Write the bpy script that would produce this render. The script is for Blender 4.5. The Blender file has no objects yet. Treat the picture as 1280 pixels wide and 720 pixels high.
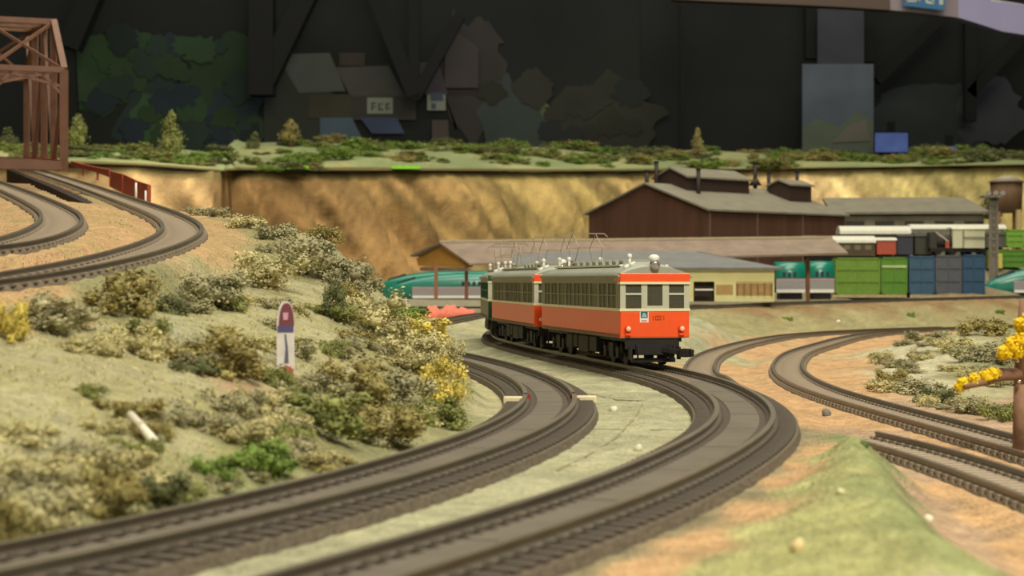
import bpy, math, random
import numpy as np
from mathutils import Vector, Matrix, noise

# ---------------------------------------------------------------- camera, world, lights, exposure
SC = bpy.context.scene
F = 2275.0            # focal length in pixels of a 1280 px wide frame
EYE = 3.5             # eye height; the layout's front board is z = 0 (prototype metres)
HOR = 350.0           # eye-level row
cam_data = bpy.data.cameras.new('camera'); cam = bpy.data.objects.new('camera', cam_data)
SC.collection.objects.link(cam); SC.camera = cam
cam.location = (0, 0, EYE); cam.rotation_euler = (math.pi/2, 0, 0)
cam_data.sensor_width = 36; cam_data.lens = 36*F/1280
cam_data.shift_y = -10/1280.0
cam_data.clip_start = 0.5; cam_data.clip_end = 3000
cam_data.dof.use_dof = True; cam_data.dof.focus_distance = 66; cam_data.dof.aperture_fstop = 0.56
SC.view_settings.view_transform = 'Standard'; SC.view_settings.look = 'None'
SC.view_settings.gamma = 1; SC.view_settings.exposure = 0.0; SC.view_settings.use_curve_mapping = False
w = bpy.data.worlds.new('room_light'); SC.world = w; w.use_nodes = True
w.node_tree.nodes['Background'].inputs[0].default_value = (1.0, 0.93, 0.80, 1)
w.node_tree.nodes['Background'].inputs[1].default_value = 0.28
def area(name, loc, target, sx, sy, power, color):
    l = bpy.data.lights.new(name, 'AREA'); l.shape = 'RECTANGLE'; l.size = sx; l.size_y = sy
    l.energy = power; l.color = color
    o = bpy.data.objects.new(name, l); SC.collection.objects.link(o); o.location = loc
    o.rotation_euler = (Vector(target)-Vector(loc)).to_track_quat('-Z', 'Y').to_euler()
    return o
WARM = (1.0, 0.92, 0.76)
area('ceiling_lamp_front', (35, -25, 100), (0, 60, 0), 60, 30, 190000, WARM)
area('ceiling_lamp_middle', (25, 130, 130), (0, 160, 0), 150, 60, 200000, WARM)
area('ceiling_lamp_back', (20, 235, 140), (0, 285, 10), 220, 50, 200000, WARM)
area('added_back_wall_fill', (0, 440, 190), (0, 520, 20), 300, 20, 90000, (0.95, 0.97, 1.0))  # added fill, no such lamp in view; brightens the dark back wall

# ---------------------------------------------------------------- helpers
def P(px, py, d):                    # the point seen at px, py in the photograph, d metres away
    return Vector(((px-640)/F*d, d, EYE-(py-HOR)*d/F))
def G(px, py, z):                    # the same on the level z
    return P(px, py, (EYE-z)*F/(py-HOR))
def lin(c):
    c = c/255.0
    return c/12.92 if c <= 0.04045 else ((c+0.055)/1.055)**2.4
def rgb(r, g, b): return (lin(r), lin(g), lin(b), 1)
MATS = {}
def mat(name, col, rough=0.7, metal=0.0, var=0.12, scale=3.0, bump=0.0, spec=0.3, emit=0, col2=None, stretch=None):
    if name in MATS: return MATS[name]
    m = bpy.data.materials.new(name); m.use_nodes = True; nt = m.node_tree; b = nt.nodes['Principled BSDF']
    c = rgb(*col); b.inputs['Roughness'].default_value = rough; b.inputs['Metallic'].default_value = metal
    b.inputs['Specular IOR Level'].default_value = spec
    tc = nt.nodes.new('ShaderNodeTexCoord'); n = nt.nodes.new('ShaderNodeTexNoise'); n.inputs['Scale'].default_value = scale
    n.inputs['Detail'].default_value = 4
    mp = nt.nodes.new('ShaderNodeMapping')
    if stretch: mp.inputs['Scale'].default_value = stretch
    nt.links.new(tc.outputs['Object'], mp.inputs['Vector']); nt.links.new(mp.outputs[0], n.inputs['Vector'])
    r = nt.nodes.new('ShaderNodeValToRGB'); r.color_ramp.elements[0].position = 0.3; r.color_ramp.elements[1].position = 0.7
    if col2: a, d = c, rgb(*col2)
    else:
        a = tuple(x*(1-var) for x in c[:3])+(1,); d = tuple(min(1, x*(1+var)) for x in c[:3])+(1,)
    r.color_ramp.elements[0].color = a; r.color_ramp.elements[1].color = d
    nt.links.new(n.outputs['Fac'], r.inputs['Fac']); nt.links.new(r.outputs['Color'], b.inputs['Base Color'])
    if bump:
        bp = nt.nodes.new('ShaderNodeBump'); bp.inputs['Strength'].default_value = bump; bp.inputs['Distance'].default_value = 0.1
        nt.links.new(n.outputs['Fac'], bp.inputs['Height']); nt.links.new(bp.outputs[0], b.inputs['Normal'])
    if emit:
        nt.links.new(r.outputs['Color'], b.inputs['Emission Color']); b.inputs['Emission Strength'].default_value = emit
    MATS[name] = m; return m
def vmat(name, scale, var, bump, rough=0.95, fine=12.0):   # colour attribute times noise, with relief
    m = bpy.data.materials.new(name); m.use_nodes = True; nt = m.node_tree; b = nt.nodes['Principled BSDF']
    b.inputs['Roughness'].default_value = rough; b.inputs['Specular IOR Level'].default_value = 0.1
    at = nt.nodes.new('ShaderNodeVertexColor'); at.layer_name = 'Col'
    tc = nt.nodes.new('ShaderNodeTexCoord')
    n = nt.nodes.new('ShaderNodeTexNoise'); n.inputs['Scale'].default_value = scale; n.inputs['Detail'].default_value = 6
    n2 = nt.nodes.new('ShaderNodeTexNoise'); n2.inputs['Scale'].default_value = fine; n2.inputs['Detail'].default_value = 3
    nt.links.new(tc.outputs['Object'], n.inputs['Vector']); nt.links.new(tc.outputs['Object'], n2.inputs['Vector'])
    ad = nt.nodes.new('ShaderNodeMath'); ad.operation = 'ADD'
    nt.links.new(n.outputs['Fac'], ad.inputs[0]); nt.links.new(n2.outputs['Fac'], ad.inputs[1])
    mr = nt.nodes.new('ShaderNodeMapRange'); mr.inputs['From Min'].default_value = 0.7; mr.inputs['From Max'].default_value = 1.3
    mr.inputs['To Min'].default_value = 1-var; mr.inputs['To Max'].default_value = 1+var
    nt.links.new(ad.outputs[0], mr.inputs['Value'])
    vm = nt.nodes.new('ShaderNodeVectorMath'); vm.operation = 'SCALE'
    nt.links.new(at.outputs['Color'], vm.inputs[0]); nt.links.new(mr.outputs[0], vm.inputs['Scale'])
    nt.links.new(vm.outputs[0], b.inputs['Base Color'])
    bp = nt.nodes.new('ShaderNodeBump'); bp.inputs['Strength'].default_value = bump; bp.inputs['Distance'].default_value = 0.15
    nt.links.new(ad.outputs[0], bp.inputs['Height']); nt.links.new(bp.outputs[0], b.inputs['Normal'])
    MATS[name] = m; return m
def tag(o, label=None, cat=None, group=None, kind=None):
    if label: o['label'] = label
    if cat: o['category'] = cat
    if group: o['group'] = group
    if kind: o['kind'] = kind
    return o
def link(o): SC.collection.objects.link(o); return o
def thing(name, label, cat, loc=(0, 0, 0), rz=0.0, group=None):
    o = link(bpy.data.objects.new(name, None)); o.location = loc; o.rotation_euler = (0, 0, rz)
    o.empty_display_size = 0.5
    return tag(o, label, cat, group)
class MB:
    def __init__(s): s.v = []; s.f = []; s.m = []; s.smooth = []
    def add(s, vs, fs, mi=0, sm=False):
        k = len(s.v); s.v += [tuple(v) for v in vs]; s.f += [tuple(i+k for i in f) for f in fs]
        s.m += [mi]*len(fs); s.smooth += [sm]*len(fs); return s
    def box(s, x0, x1, y0, y1, z0, z1, mi=0, M=None):
        vs = [Vector((x, y, z)) for z in (z0, z1) for y in (y0, y1) for x in (x0, x1)]
        if M is not None: vs = [M @ v for v in vs]
        return s.add(vs, [(0, 2, 3, 1), (4, 5, 7, 6), (0, 1, 5, 4), (2, 6, 7, 3), (0, 4, 6, 2), (1, 3, 7, 5)], mi)
    def cyl(s, a, b, r0, r1=None, n=10, mi=0, sm=True):
        a = Vector(a); b = Vector(b); r1 = r0 if r1 is None else r1
        d = (b-a).normalized(); u = d.orthogonal().normalized(); v = d.cross(u)
        vs = []
        for c, r in ((a, r0), (b, r1)):
            for i in range(n):
                t = 2*math.pi*i/n; vs.append(c+(u*math.cos(t)+v*math.sin(t))*r)
        fs = [(i, (i+1) % n, n+(i+1) % n, n+i) for i in range(n)]
        s.add(vs, fs, mi, sm)
        k = len(s.v)-2*n
        s.f += [tuple(k+i for i in reversed(range(n))), tuple(k+n+i for i in range(n))]; s.m += [mi]*2; s.smooth += [False]*2
        return s
    def bar(s, a, b, w_, h_, mi=0):      # a square bar from a to b
        a = Vector(a); b = Vector(b); d = (b-a).normalized()
        u = d.cross(Vector((0, 0, 1)))
        u = u.normalized() if u.length > 1e-3 else Vector((1, 0, 0)); v = u.cross(d)
        vs = [c+u*i*w_/2+v*j*h_/2 for c in (a, b) for i, j in ((-1, -1), (1, -1), (1, 1), (-1, 1))]
        return s.add(vs, [(0, 3, 2, 1), (4, 5, 6, 7), (0, 1, 5, 4), (1, 2, 6, 5), (2, 3, 7, 6), (3, 0, 4, 7)], mi)
    def ball(s, c, r, n=10, m=7, mi=0, sc=(1, 1, 1)):
        vs = []; fs = []
        for j in range(m+1):
            for i in range(n):
                p = math.pi*j/m; t = 2*math.pi*i/n
                vs.append((c[0]+r*sc[0]*math.sin(p)*math.cos(t), c[1]+r*sc[1]*math.sin(p)*math.sin(t), c[2]+r*sc[2]*math.cos(p)))
        for j in range(m):
            for i in range(n):
                fs.append((j*n+i, (j+1)*n+i, (j+1)*n+(i+1) % n, j*n+(i+1) % n))
        return s.add(vs, fs, mi, True)
    def loft(s, rings, mi=0, sm=True, cap=True, closed=True):
        n = len(rings[0]); vs = [p for r in rings for p in r]; fs = []
        for j in range(len(rings)-1):
            for i in range(n if closed else n-1):
                fs.append((j*n+i, j*n+(i+1) % n, (j+1)*n+(i+1) % n, (j+1)*n+i))
        s.add(vs, fs, mi, sm)
        if cap and closed:
            k = len(s.v)-len(vs)
            s.f += [tuple(k+i for i in reversed(range(n))), tuple(k+(len(rings)-1)*n+i for i in range(n))]; s.m += [mi]*2; s.smooth += [False]*2
        return s
    def mesh(s, name, mats, origin=None):
        me = bpy.data.meshes.new(name); vs = s.v
        if origin is not None: o = Vector(origin); vs = [(v[0]-o.x, v[1]-o.y, v[2]-o.z) for v in vs]
        me.from_pydata(vs, [], s.f)
        mats = mats if isinstance(mats, (list, tuple)) else [mats]
        for m in mats: me.materials.append(m)
        me.polygons.foreach_set('material_index', s.m); me.polygons.foreach_set('use_smooth', s.smooth)
        me.update(); return me
    def build(s, name, mats, parent=None, world=False):
        # world=True: vertices are world coordinates and the parent is unrotated
        me = s.mesh(name, mats, parent.location if (world and parent) else None)
        o = link(bpy.data.objects.new(name, me))
        if parent: o.parent = parent
        return o
    def solo(s, name, mats, label, cat, group=None, origin=None):     # a thing that is one mesh, its origin at the base
        if origin is None:
            a = np.array(s.v); origin = (a[:, 0].mean(), a[:, 1].mean(), a[:, 2].min())
        o = link(bpy.data.objects.new(name, s.mesh(name, mats, origin))); o.location = origin
        return tag(o, label, cat, group)
def bevel(o, w_=0.02, seg=2):
    b = o.modifiers.new('bevel', 'BEVEL'); b.width = w_; b.segments = seg; b.limit_method = 'ANGLE'; return o
def smooth_line(pts, step):
    pts = [np.array(p, float) for p in pts]
    P_ = [2*pts[0]-pts[1]]+pts+[2*pts[-1]-pts[-2]]; out = []
    for i in range(1, len(P_)-2):
        p0, p1, p2, p3 = P_[i-1:i+3]
        n = max(2, int(np.linalg.norm(p2-p1)/0.5))
        for k in range(n):
            t = k/n
            out.append(0.5*((2*p1)+(-p0+p2)*t+(2*p0-5*p1+4*p2-p3)*t*t+(-p0+3*p1-3*p2+p3)*t**3))
    out.append(pts[-1]); a = np.array(out)
    # relax, then resample at equal steps
    for _ in range(60):
        a[1:-1] = 0.25*a[:-2]+0.5*a[1:-1]+0.25*a[2:]
    L = np.concatenate([[0], np.cumsum(np.linalg.norm(np.diff(a, axis=0), axis=1))])
    n = int(L[-1]/step); t = np.linspace(0, L[-1], n+1)
    return np.stack([np.interp(t, L, a[:, k]) for k in range(3)], 1)

# ---------------------------------------------------------------- track centre lines (world metres, z at the rail tops)
RT = 0.40
def lift(pts, z): return [(p[0], p[1], p[2] if len(p) > 2 else z) for p in pts]
LINES = {}
LINES['left'] = smooth_line(lift([(-16, 128), (-12.5, 116), (-9, 104), (-5.6, 91), (-3.1, 80), (-0.75, 68.6), (0.6, 58.8), (1.06, 52), (1.02, 47.2), (0.70, 43), (0.27, 40.1), (-0.43, 35.9), (-1.6, 31.6), (-2.5, 28.3), (-3.95, 24.5), (-5.1, 21.9), (-6.1, 19.6), (-8.4, 15.2)], RT), 0.45)
LINES['mid'] = smooth_line(lift([(2.5, 143, .6), (0.8, 133), (-0.5, 116), (-0.35, 101), (0.45, 93.5), (1.35, 87), (2.45, 80), (3.75, 73), (4.95, 66), (5.45, 62.5), (5.9, 58.5), (6.1, 53.8), (6.0, 48), (5.62, 43.4), (4.93, 39), (4.1, 35.6), (2.1, 28.8), (0.5, 24.6), (-1.55, 19.9), (-3.6, 15.4)], RT), 0.45)
LINES['hair2'] = smooth_line(lift([(76, 176), (60, 169), (46, 160), (38, 152), (30.3, 142), (24.3, 128.5), (18.9, 111), (15.3, 98), (12.7, 84), (11.5, 74), (11.15, 65.8), (11.35, 58.4), (11.75, 51.5), (12.1, 44.8), (12.4, 38), (12.4, 30), (12, 22)], -0.4), 0.5)
LINES['hair1'] = smooth_line(lift([(36.5, 152.2), (31, 147.2), (26.2, 141.5), (21.5, 134), (17.2, 122.9), (12.7, 106.6), (10.1, 94.2), (8.45, 82), (7.75, 74, -0.3), (7.2, 67, 0.0), (6.6, 60, 0.2), (6.25, 54, 0.25), (6.0, 48, .25)], -0.4), 0.5)
LINES['lower'] = smooth_line(lift([(8.75, 46.8), (9.45, 43.2), (9.8, 37.5), (9.95, 34), (10.0, 29), (9.8, 23)], -0.4), 0.5)
def midline(A, B, h):
    up = lambda L: [tuple(P(x, y, h*F/(y-170))) for x, y in L]
    b = smooth_line(up(B), 0.4); out = []
    for p in up(A):
        q = b[np.hypot(b[:, 0]-p[0], b[:, 1]-p[1]).argmin()]
        out.append(((p[0]+q[0])/2, (p[1]+q[1])/2, (p[2]+q[2])/2))
    return out
up1 = midline([(22, 208), (75, 226), (140, 249), (185, 264), (203, 275), (206, 284), (196, 293), (175, 302), (125, 316), (75, 327), (0, 340), (-60, 350)],
              [(0, 197), (25, 204), (87, 221), (140, 236), (190, 254), (225, 267), (248, 277), (257, 286), (248, 296), (212, 311), (150, 328), (100, 336), (0, 352), (-90, 368)], 3.1)
up2 = midline([(-40, 224), (0, 240), (40, 257), (52, 265), (54, 272), (46, 281), (25, 290), (0, 297), (-50, 308)],
              [(-60, 205), (0, 223), (40, 236), (70, 250), (95, 262), (104, 275), (95, 286), (50, 301), (0, 312), (-80, 326)], 2.7)
up1 = [p for p in up1 if p[0] > -61]; up2 = [p for p in up2]
up1 += [(-12.5, 35.5, 3.3), (-14.2, 31.5, 3.2)]; up2 += [(-14.2, 40.5, 4.1), (-16.5, 36.5, 4.0)]
LINES['upper1'] = smooth_line(up1, 0.5)
LINES['upper2'] = smooth_line(up2, 0.5)
yard = [P(470, 412, 112), P(545, 402, 122), P(605, 391, 133), P(700, 388, 143), P(870, 382.5, 154), P(1000, 377, 167), P(1140, 373, 180), P(1290, 369, 198), P(1400, 366, 215)]
LINES['yard'] = smooth_line([tuple(p) for p in yard], 0.6)

# ---------------------------------------------------------------- ground: control points -> height and colour over the plan
K = (192, 187, 145); O = (222, 178, 126); Y = (192, 188, 124); C = (196, 187, 140); D = (165, 160, 112); GR = (174, 176, 116); PK = (205, 172, 135)
W2 = (158, 146, 110); GRD = (146, 154, 102); CR = (218, 208, 165); E = (176, 166, 116); W = (150, 140, 110); B_ = (160, 125, 85)
ctrl = []
def g(px, py, z, c): p = G(px, py, z); ctrl.append((p.x, p.y, z, c))
def p_(px, py, d, c): p = P(px, py, d); ctrl.append((p.x, p.y, p.z, c))
def w_(x, y, z, c): ctrl.append((x, y, z, c))
for a in [(450, 700), (250, 735), (330, 700), (560, 650), (650, 600), (760, 560), (850, 530), (820, 500), (770, 480), (740, 500), (740, 530), (680, 455), (640, 440), (590, 428), (590, 412)]: g(a[0], a[1], 0, K)
for a in [(640, 722), (700, 706), (760, 684), (820, 659), (870, 638), (920, 611), (958, 588), (985, 563), (560, 745), (1003, 540)]: g(a[0], a[1], 0, W2)
for a in [(812, 714), (868, 677), (935, 640), (982, 602), (1015, 565), (1035, 535), (1000, 585), (775, 738)]: g(a[0], a[1], -0.02, O)
for a in [(900, 715), (960, 660), (1010, 610), (1040, 570)]: g(a[0], a[1], 0.12, Y)
for a in [(880, 760), (980, 720), (1030, 660), (1060, 590), (1075, 640), (1000, 690), (1090, 690)]: g(a[0], a[1], 0.38, Y)
for a in [(1064, 541), (1085, 562), (1103, 590), (1118, 625), (1140, 655), (1175, 680), (1215, 706)]: g(a[0], a[1], 0.55, GR)
g(1110, 720, 0.45, Y); g(1180, 740, 0.5, C)
for a in [(1135, 590), (1180, 620), (1240, 650), (1280, 690), (1230, 610), (1270, 640), (1160, 605), (1280, 730)]: g(a[0], a[1], -0.82, O if a[0] > 1170 else PK)
g(1190, 665, -0.82, PK); g(1320, 760, -.82, PK)
for a in [(1000, 470+30), (940, 440), (930, 460), (960, 490), (1040, 515), (1100, 535), (1180, 555), (1250, 580), (1050, 530)]: g(a[0], a[1], -0.65 if a[0] < 1010 else -0.8, O)
for a in [(985, 424), (940, 437), (1020, 418)]: g(a[0], a[1], -0.8, O)
for a in [(1060, 440), (1040, 460), (1060, 475), (1110, 487), (1090, 430), (1130, 420)]: g(a[0], a[1], -0.8, O)
for a in [(1170, 505), (1230, 522), (1280, 532)]: g(a[0], a[1], -0.75, PK)
for a in [(1150, 430, 98, CR), (1190, 418, 102, C), (1190, 440, 90, CR), (1160, 455, 85, CR), (1225, 415, 105, D), (1260, 410, 108, D), (1215, 470, 78, D), (1250, 450, 85, D), (1280, 470, 78, D), (1180, 480, 73, CR), (1130, 470, 80, CR), (1280, 500, 66, PK), (1230, 495, 68, C), (1320, 430, 95, D)]: p_(*a)
for a in [(870, 395, 118, K), (880, 425, 104, K), (880, 440, 97, C)]: p_(*a)
# embankment below the yard
for px, yt, dt, yb, db in [(760, 400, 128, 412, 122), (880, 389, 147, 416, 137), (940, 387, 154, 412, 147), (1000, 384, 160, 410, 153), (1080, 381, 167, 408, 160), (1160, 379, 175, 405, 168), (1240, 377, 184, 403, 176), (1330, 374, 198, 402, 186)]:
    p_(px, yt, dt, B_ if px > 900 else E); p_(px, (yt*2+yb)/3, (dt*2+db)/3, E); p_(px, yb, db, E)
for a in [(1064, 541), (1085, 562), (1103, 590), (1118, 625), (1140, 655), (1175, 680), (1215, 706)]: g(a[0]+12, a[1]+3, 0.1, GRD); g(a[0]+24, a[1]+2, -0.6, PK)
# hill on the left
for a in [(0, 692), (200, 645), (320, 612), (480, 568), (560, 540), (-100, 712)]: g(a[0], a[1]-3, 0.05, D)
for a in [(620, 510), (635, 500), (610, 490), (590, 480)]: g(a[0], a[1], 0.1, C)
for a in [(-60, 650, 22, C), (0, 640, 23, D), (80, 640, 24.5, D), (150, 620, 26, D), (220, 600, 28, D), (300, 585, 30, GR), (380, 560, 33.5, D), (450, 540, 38, D), (540, 520, 45, D),
          (0, 560, 27, C), (80, 555, 28, C), (150, 560, 29, C), (230, 550, 31, C), (300, 540, 33, D), (380, 510, 38, C), (450, 500, 42, D), (540, 490, 49, D), (572, 478, 53, D),
          (-60, 490, 29, C), (0, 480, 31, C), (80, 480, 32, C), (150, 480, 33, C), (230, 480, 35, C), (300, 480, 37, PK), (350, 475, 40, C), (420, 460, 45, C), (500, 445, 52, C), (560, 440, 56, Y),
          (0, 420, 35, C), (80, 425, 36, C), (150, 420, 38, C), (230, 410, 41, K), (300, 420, 43, C), (350, 420, 46, C), (400, 410, 49, C), (460, 405, 54, D), (520, 405, 58, C),
          (0, 392, 37, O), (60, 388, 39, O), (130, 380, 42, D), (200, 378, 46, D), (300, 370, 51, C), (350, 360, 54, C), (400, 350, 58, C), (460, 352, 62, C),
          (60, 355, 44, O), (150, 345, 49, O), (230, 325, 55, O), (280, 315, 59, O), (330, 325, 59, D), (390, 320, 63, C), (440, 335, 64, D),
          (290, 290, 66, O), (270, 277, 72, O), (330, 300, 67, D), (380, 292, 69, C), (420, 305, 69, C), (240, 265, 80, O), (300, 280, 74, D)]: p_(*a)
for a in [(-8.5, 85, 4.6, C), (-13, 90, 6, D), (-5.5, 80, 1.2, C), (-5, 70, 1.7, C), (-9, 97, 1.6, C), (-13, 105, 2.5, C), (-18, 112, 6, C), (-24, 118, 8.3, B_), (-18, 125, 2.0, C), (-27, 140, 5, B_), (-40, 165, 9, B_), (-48, 200, 8, B_), (-30, 190, 1.1, C), (-4, 110, -0.02, K), (-8, 120, 0.3, W), (-2, 125, 0.2, C), (-16, 150, 1.1, W)]: w_(*a)
# upper plateau between the curves
for a in [(60, 310, 60), (130, 290, 64), (150, 270, 75), (130, 258, 85), (110, 275, 68), (180, 285, 66), (20, 270, 62), (0, 265, 62), (20, 320, 55), (-60, 300, 56), (-80, 260, 66), (-120, 340, 40)]:
    p_(a[0], a[1]+2, 3.0*F/(a[1]-170), O)
for a in [(-58, 150, 10, O), (-72, 190, 10, D), (-45, 110, 8.2, O), (-60, 230, 10, D)]: w_(*a)
# yard, rising to a second terrace on the right
for x, y in [(-20, 170), (-5, 150), (8, 150), (5, 175), (20, 185), (-10, 200), (10, 210), (40, 200), (60, 206), (30, 195), (0, 240), (-30, 240), (20, 260), (75, 212)]: w_(x, y, 1.1, W)
for x, y, z in [(38, 217, 5.4), (60, 219, 5.4), (80, 222, 5.4), (30, 240, 4), (60, 240, 5.6), (90, 260, 6), (60, 290, 6), (110, 230, 5), (0, 300, 1.1), (-40, 300, 1.1), (60, 350, 6), (-80, 350, 2), (130, 350, 6), (-110, 300, 6)]: w_(x, y, z, W)
for k, L in LINES.items():
    for p in L[::14]: ctrl.append((p[0], p[1], p[2]-0.42, None))
cx = np.array([(c[0], c[1], c[2]) for c in ctrl]); 
def warp(x, y): return np.stack([x/y*2.2, np.log(y)], -1)
pc = warp(cx[:, 0], cx[:, 1])
Dm = np.sqrt(((pc[:, None]-pc[None])**2).sum(-1)+1e-4)
A_ = np.ones((len(pc)+1,)*2); A_[:-1, :-1] = Dm; A_[-1, -1] = 0; A_[range(len(pc)), range(len(pc))] -= 0.004
sol = np.linalg.lstsq(A_, np.append(cx[:, 2], 0), rcond=None)[0]
TP = np.concatenate([L[::2] for L in LINES.values()])
_o = np.cumsum([0]+[len(L[::2]) for L in LINES.values()]); _k = list(LINES).index('upper1'); KUP = (_o[_k], _o[_k+1])
SINK = np.concatenate([np.full(len(L[::2]), 0.42 if k in ('left', 'mid') else 0.27) for k, L in LINES.items()])
KN = np.gradient(TP[:, :2], axis=0); KN = np.stack([KN[:, 1], -KN[:, 0]], 1); KN /= np.linalg.norm(KN, axis=1)[:, None]+1e-9
KN *= np.where(KN[:, :1] > 0, -1, 1)        # the left side of the climbing line
def height(x, y):
    x = np.atleast_1d(np.asarray(x, float)); y = np.atleast_1d(np.asarray(y, float)); out = np.empty(x.shape)
    for i in range(0, len(x), 4000):
        xs, ys = x[i:i+4000], y[i:i+4000]; q = warp(xs, ys)
        z = np.sqrt(((q[:, None]-pc[None])**2).sum(-1)+1e-4) @ sol[:-1] + sol[-1]
        z = z+0.05*np.sin(xs*1.7+ys*0.9)*np.sin(ys*1.1-xs*0.6)+0.025*np.sin(xs*5.1+ys*2.3)*np.sin(ys*4.1)
        d2 = (xs[:, None]-TP[None, :, 0])**2+(ys[:, None]-TP[None, :, 1])**2
        k = d2.argmin(1); dd = np.sqrt(d2[np.arange(len(xs)), k]); zt = TP[k, 2]-SINK[k]
        t = np.clip((dd-np.where(SINK[k] > .3, 1.45, 1.05))/0.9, 0, 1); t = t*t*(3-2*t)
        if KUP is not None:
            m_ = (k >= KUP[0]) & (k < KUP[1]) & (ys > 90) & (ys < 190)
            side = (xs-TP[k, 0])*KN[k, 0]+(ys-TP[k, 1])*KN[k, 1]
            dip = np.clip((side-1.35)/.5, 0, 1)*np.clip((ys-90)/16, 0, 1)*m_
            z = z-4.0*dip; t = np.where(m_ & (side > 0), np.clip((dd-1.3)/.35, 0, 1), t)
        out[i:i+4000] = zt*(1-t)+z*t
    return out
GRID = {}
def hit(px, py, d0=15.0, d1=340.0):
    """where the sight line of px, py first meets the ground"""
    d = np.geomspace(d0, d1, 500); z = EYE-(py-HOR)*d/F; hgt = height((px-640)/F*d, d)
    k = np.argmax(hgt >= z)
    if not (hgt >= z).any(): return None
    return P(px, py, d[k])
# colour
cc = np.array([c[3] for c in ctrl if c[3] is not None], float); cp = pc[[i for i, c in enumerate(ctrl) if c[3] is not None]]
NR, NC = 330, 330
ds = np.geomspace(12.5, 350, NR); us = np.linspace(-1, 1, NC)
DD, UU = np.meshgrid(ds, us, indexing='ij'); XX = UU*(0.36*DD+7)
xf, yf = XX.ravel(), DD.ravel(); zf = height(xf, yf)
rng = np.random.RandomState(3)
def vnoise(x, y, s): return np.array([noise.noise(Vector((a*s, b*s, 0.3))) for a, b in zip(x, y)])
n1 = vnoise(xf, yf, 0.9); n2 = vnoise(xf+50, yf, 3.0); n3 = vnoise(xf, yf+70, 0.35)
col = np.empty((len(xf), 3))
for i in range(0, len(xf), 4000):
    q = warp(xf[i:i+4000], yf[i:i+4000]); q = q+0.012*np.stack([n1[i:i+4000], n2[i:i+4000]], -1)
    w8 = 1/(((q[:, None]-cp[None])**2).sum(-1)+2e-4)**2.5
    col[i:i+4000] = (w8 @ cc)/w8.sum(1)[:, None]
col = col*np.array([0.91, 0.93, 0.97])
col = col*(1+0.10*n1+0.10*n2+0.06*n3)[:, None]
patch = np.clip((n1+0.6*n2+0.1)*2.2, 0, 1)*(xf < -0.02*yf)*(zf > 0.25)*(yf < 95)*0.45
col = col*(1-patch[:, None])+np.array([142, 138, 90])*patch[:, None]
zf = zf+0.03*n2
def lin_a(a):
    a = np.clip(a, 0, 255)/255.0
    return np.where(a <= 0.04045, a/12.92, ((a+0.055)/1.055)**2.4)
def grid_mesh(name, x, y, z, nr, nc, color, m):
    me = bpy.data.meshes.new(name); n = nr*nc
    me.vertices.add(n); me.vertices.foreach_set('co', np.stack([x, y, z], 1).ravel())
    r = np.arange(nr-1)[:, None]*nc+np.arange(nc-1)[None]; r = r.ravel()
    q = np.stack([r, r+1, r+nc+1, r+nc], 1); nf = len(q)
    me.loops.add(nf*4); me.loops.foreach_set('vertex_index', q.ravel().astype(np.int32))
    me.polygons.add(nf); me.polygons.foreach_set('loop_start', np.arange(nf, dtype=np.int32)*4)
    me.update(calc_edges=True); me.validate()
    me.polygons.foreach_set('use_smooth', [True]*nf)
    ca = me.color_attributes.new('Col', 'FLOAT_COLOR', 'POINT')
    ca.data.foreach_set('color', np.concatenate([lin_a(color), np.ones((n, 1))], 1).astype(np.float32).ravel())
    me.materials.append(m); o = link(bpy.data.objects.new(name, me)); return o
ground = grid_mesh('ground', xf, yf, zf, NR, NC, col, vmat('ground_flock', 3.0, 0.24, 0.9, fine=11))
tag(ground, kind='structure')

# ---------------------------------------------------------------- cliff and the wooded slope above it
def ridge_noise(u, v):
    a = abs(noise.noise(Vector((u*0.12+v*0.04, v*0.012, 1.0))))
    b = abs(noise.noise(Vector((u*0.3+v*0.05, v*0.03, 4.0))))
    c = noise.noise(Vector((u*0.9, v*0.35, 8.0)))
    d_ = abs(noise.noise(Vector((u*0.7+v*0.1, v*0.05, 6.0))))
    return a*3.8+b*3.6+d_*2.2+c*0.7
cliff_path = [(-600, 205, 220), (-100, 204, 220), (60, 203, 220), (170, 207, 220), (264, 215, 222), (276, 216, 225), (278, 215, 262), (290, 213, 284), (420, 214, 292), (560, 214, 300), (700, 215, 315), (830, 214, 325), (980, 212, 330), (1150, 209, 330), (1290, 207, 325), (1500, 205, 320), (1900, 205, 320)]
cpts = [tuple(P(a, b, c)) for a, b, c in cliff_path]
def dense(pts, step):
    out = []
    for a, b in zip(pts[:-1], pts[1:]):
        a = np.array(a); b = np.array(b); n = max(2, int(np.linalg.norm(b-a)/step))
        for k in range(n): out.append(a+(b-a)*k/n)
    out.append(np.array(pts[-1])); return np.array(out)
cl = dense(cpts, 0.9); NU = len(cl)
tang = np.gradient(cl[:, :2], axis=0)
for _ in range(3): tang[1:-1] = (tang[:-2]+tang[2:])/2
nrm = np.stack([tang[:, 1], -tang[:, 0]], 1); nrm /= np.linalg.norm(nrm, axis=1)[:, None]      # towards the camera
for i in range(NU):
    if 640+F*cl[i][0]/cl[i][1] < 292:
        v_ = -cl[i][:2]/np.linalg.norm(cl[i][:2]); nrm[i] = v_
px0 = lambda i: 640+F*cl[i][0]/cl[i][1]
NV = 26; xs = []; ys = []; zs = []; cs = []
pal = [(-600, (182, 152, 106)), (260, (182, 152, 106)), (285, (138, 108, 70)), (420, (152, 122, 80)), (520, (142, 114, 74)), (640, (155, 135, 86)), (760, (178, 154, 100)), (900, (190, 160, 108)), (1000, (218, 188, 136)), (1120, (190, 174, 116)), (1250, (176, 162, 104)), (2000, (176, 162, 104))]
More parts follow.
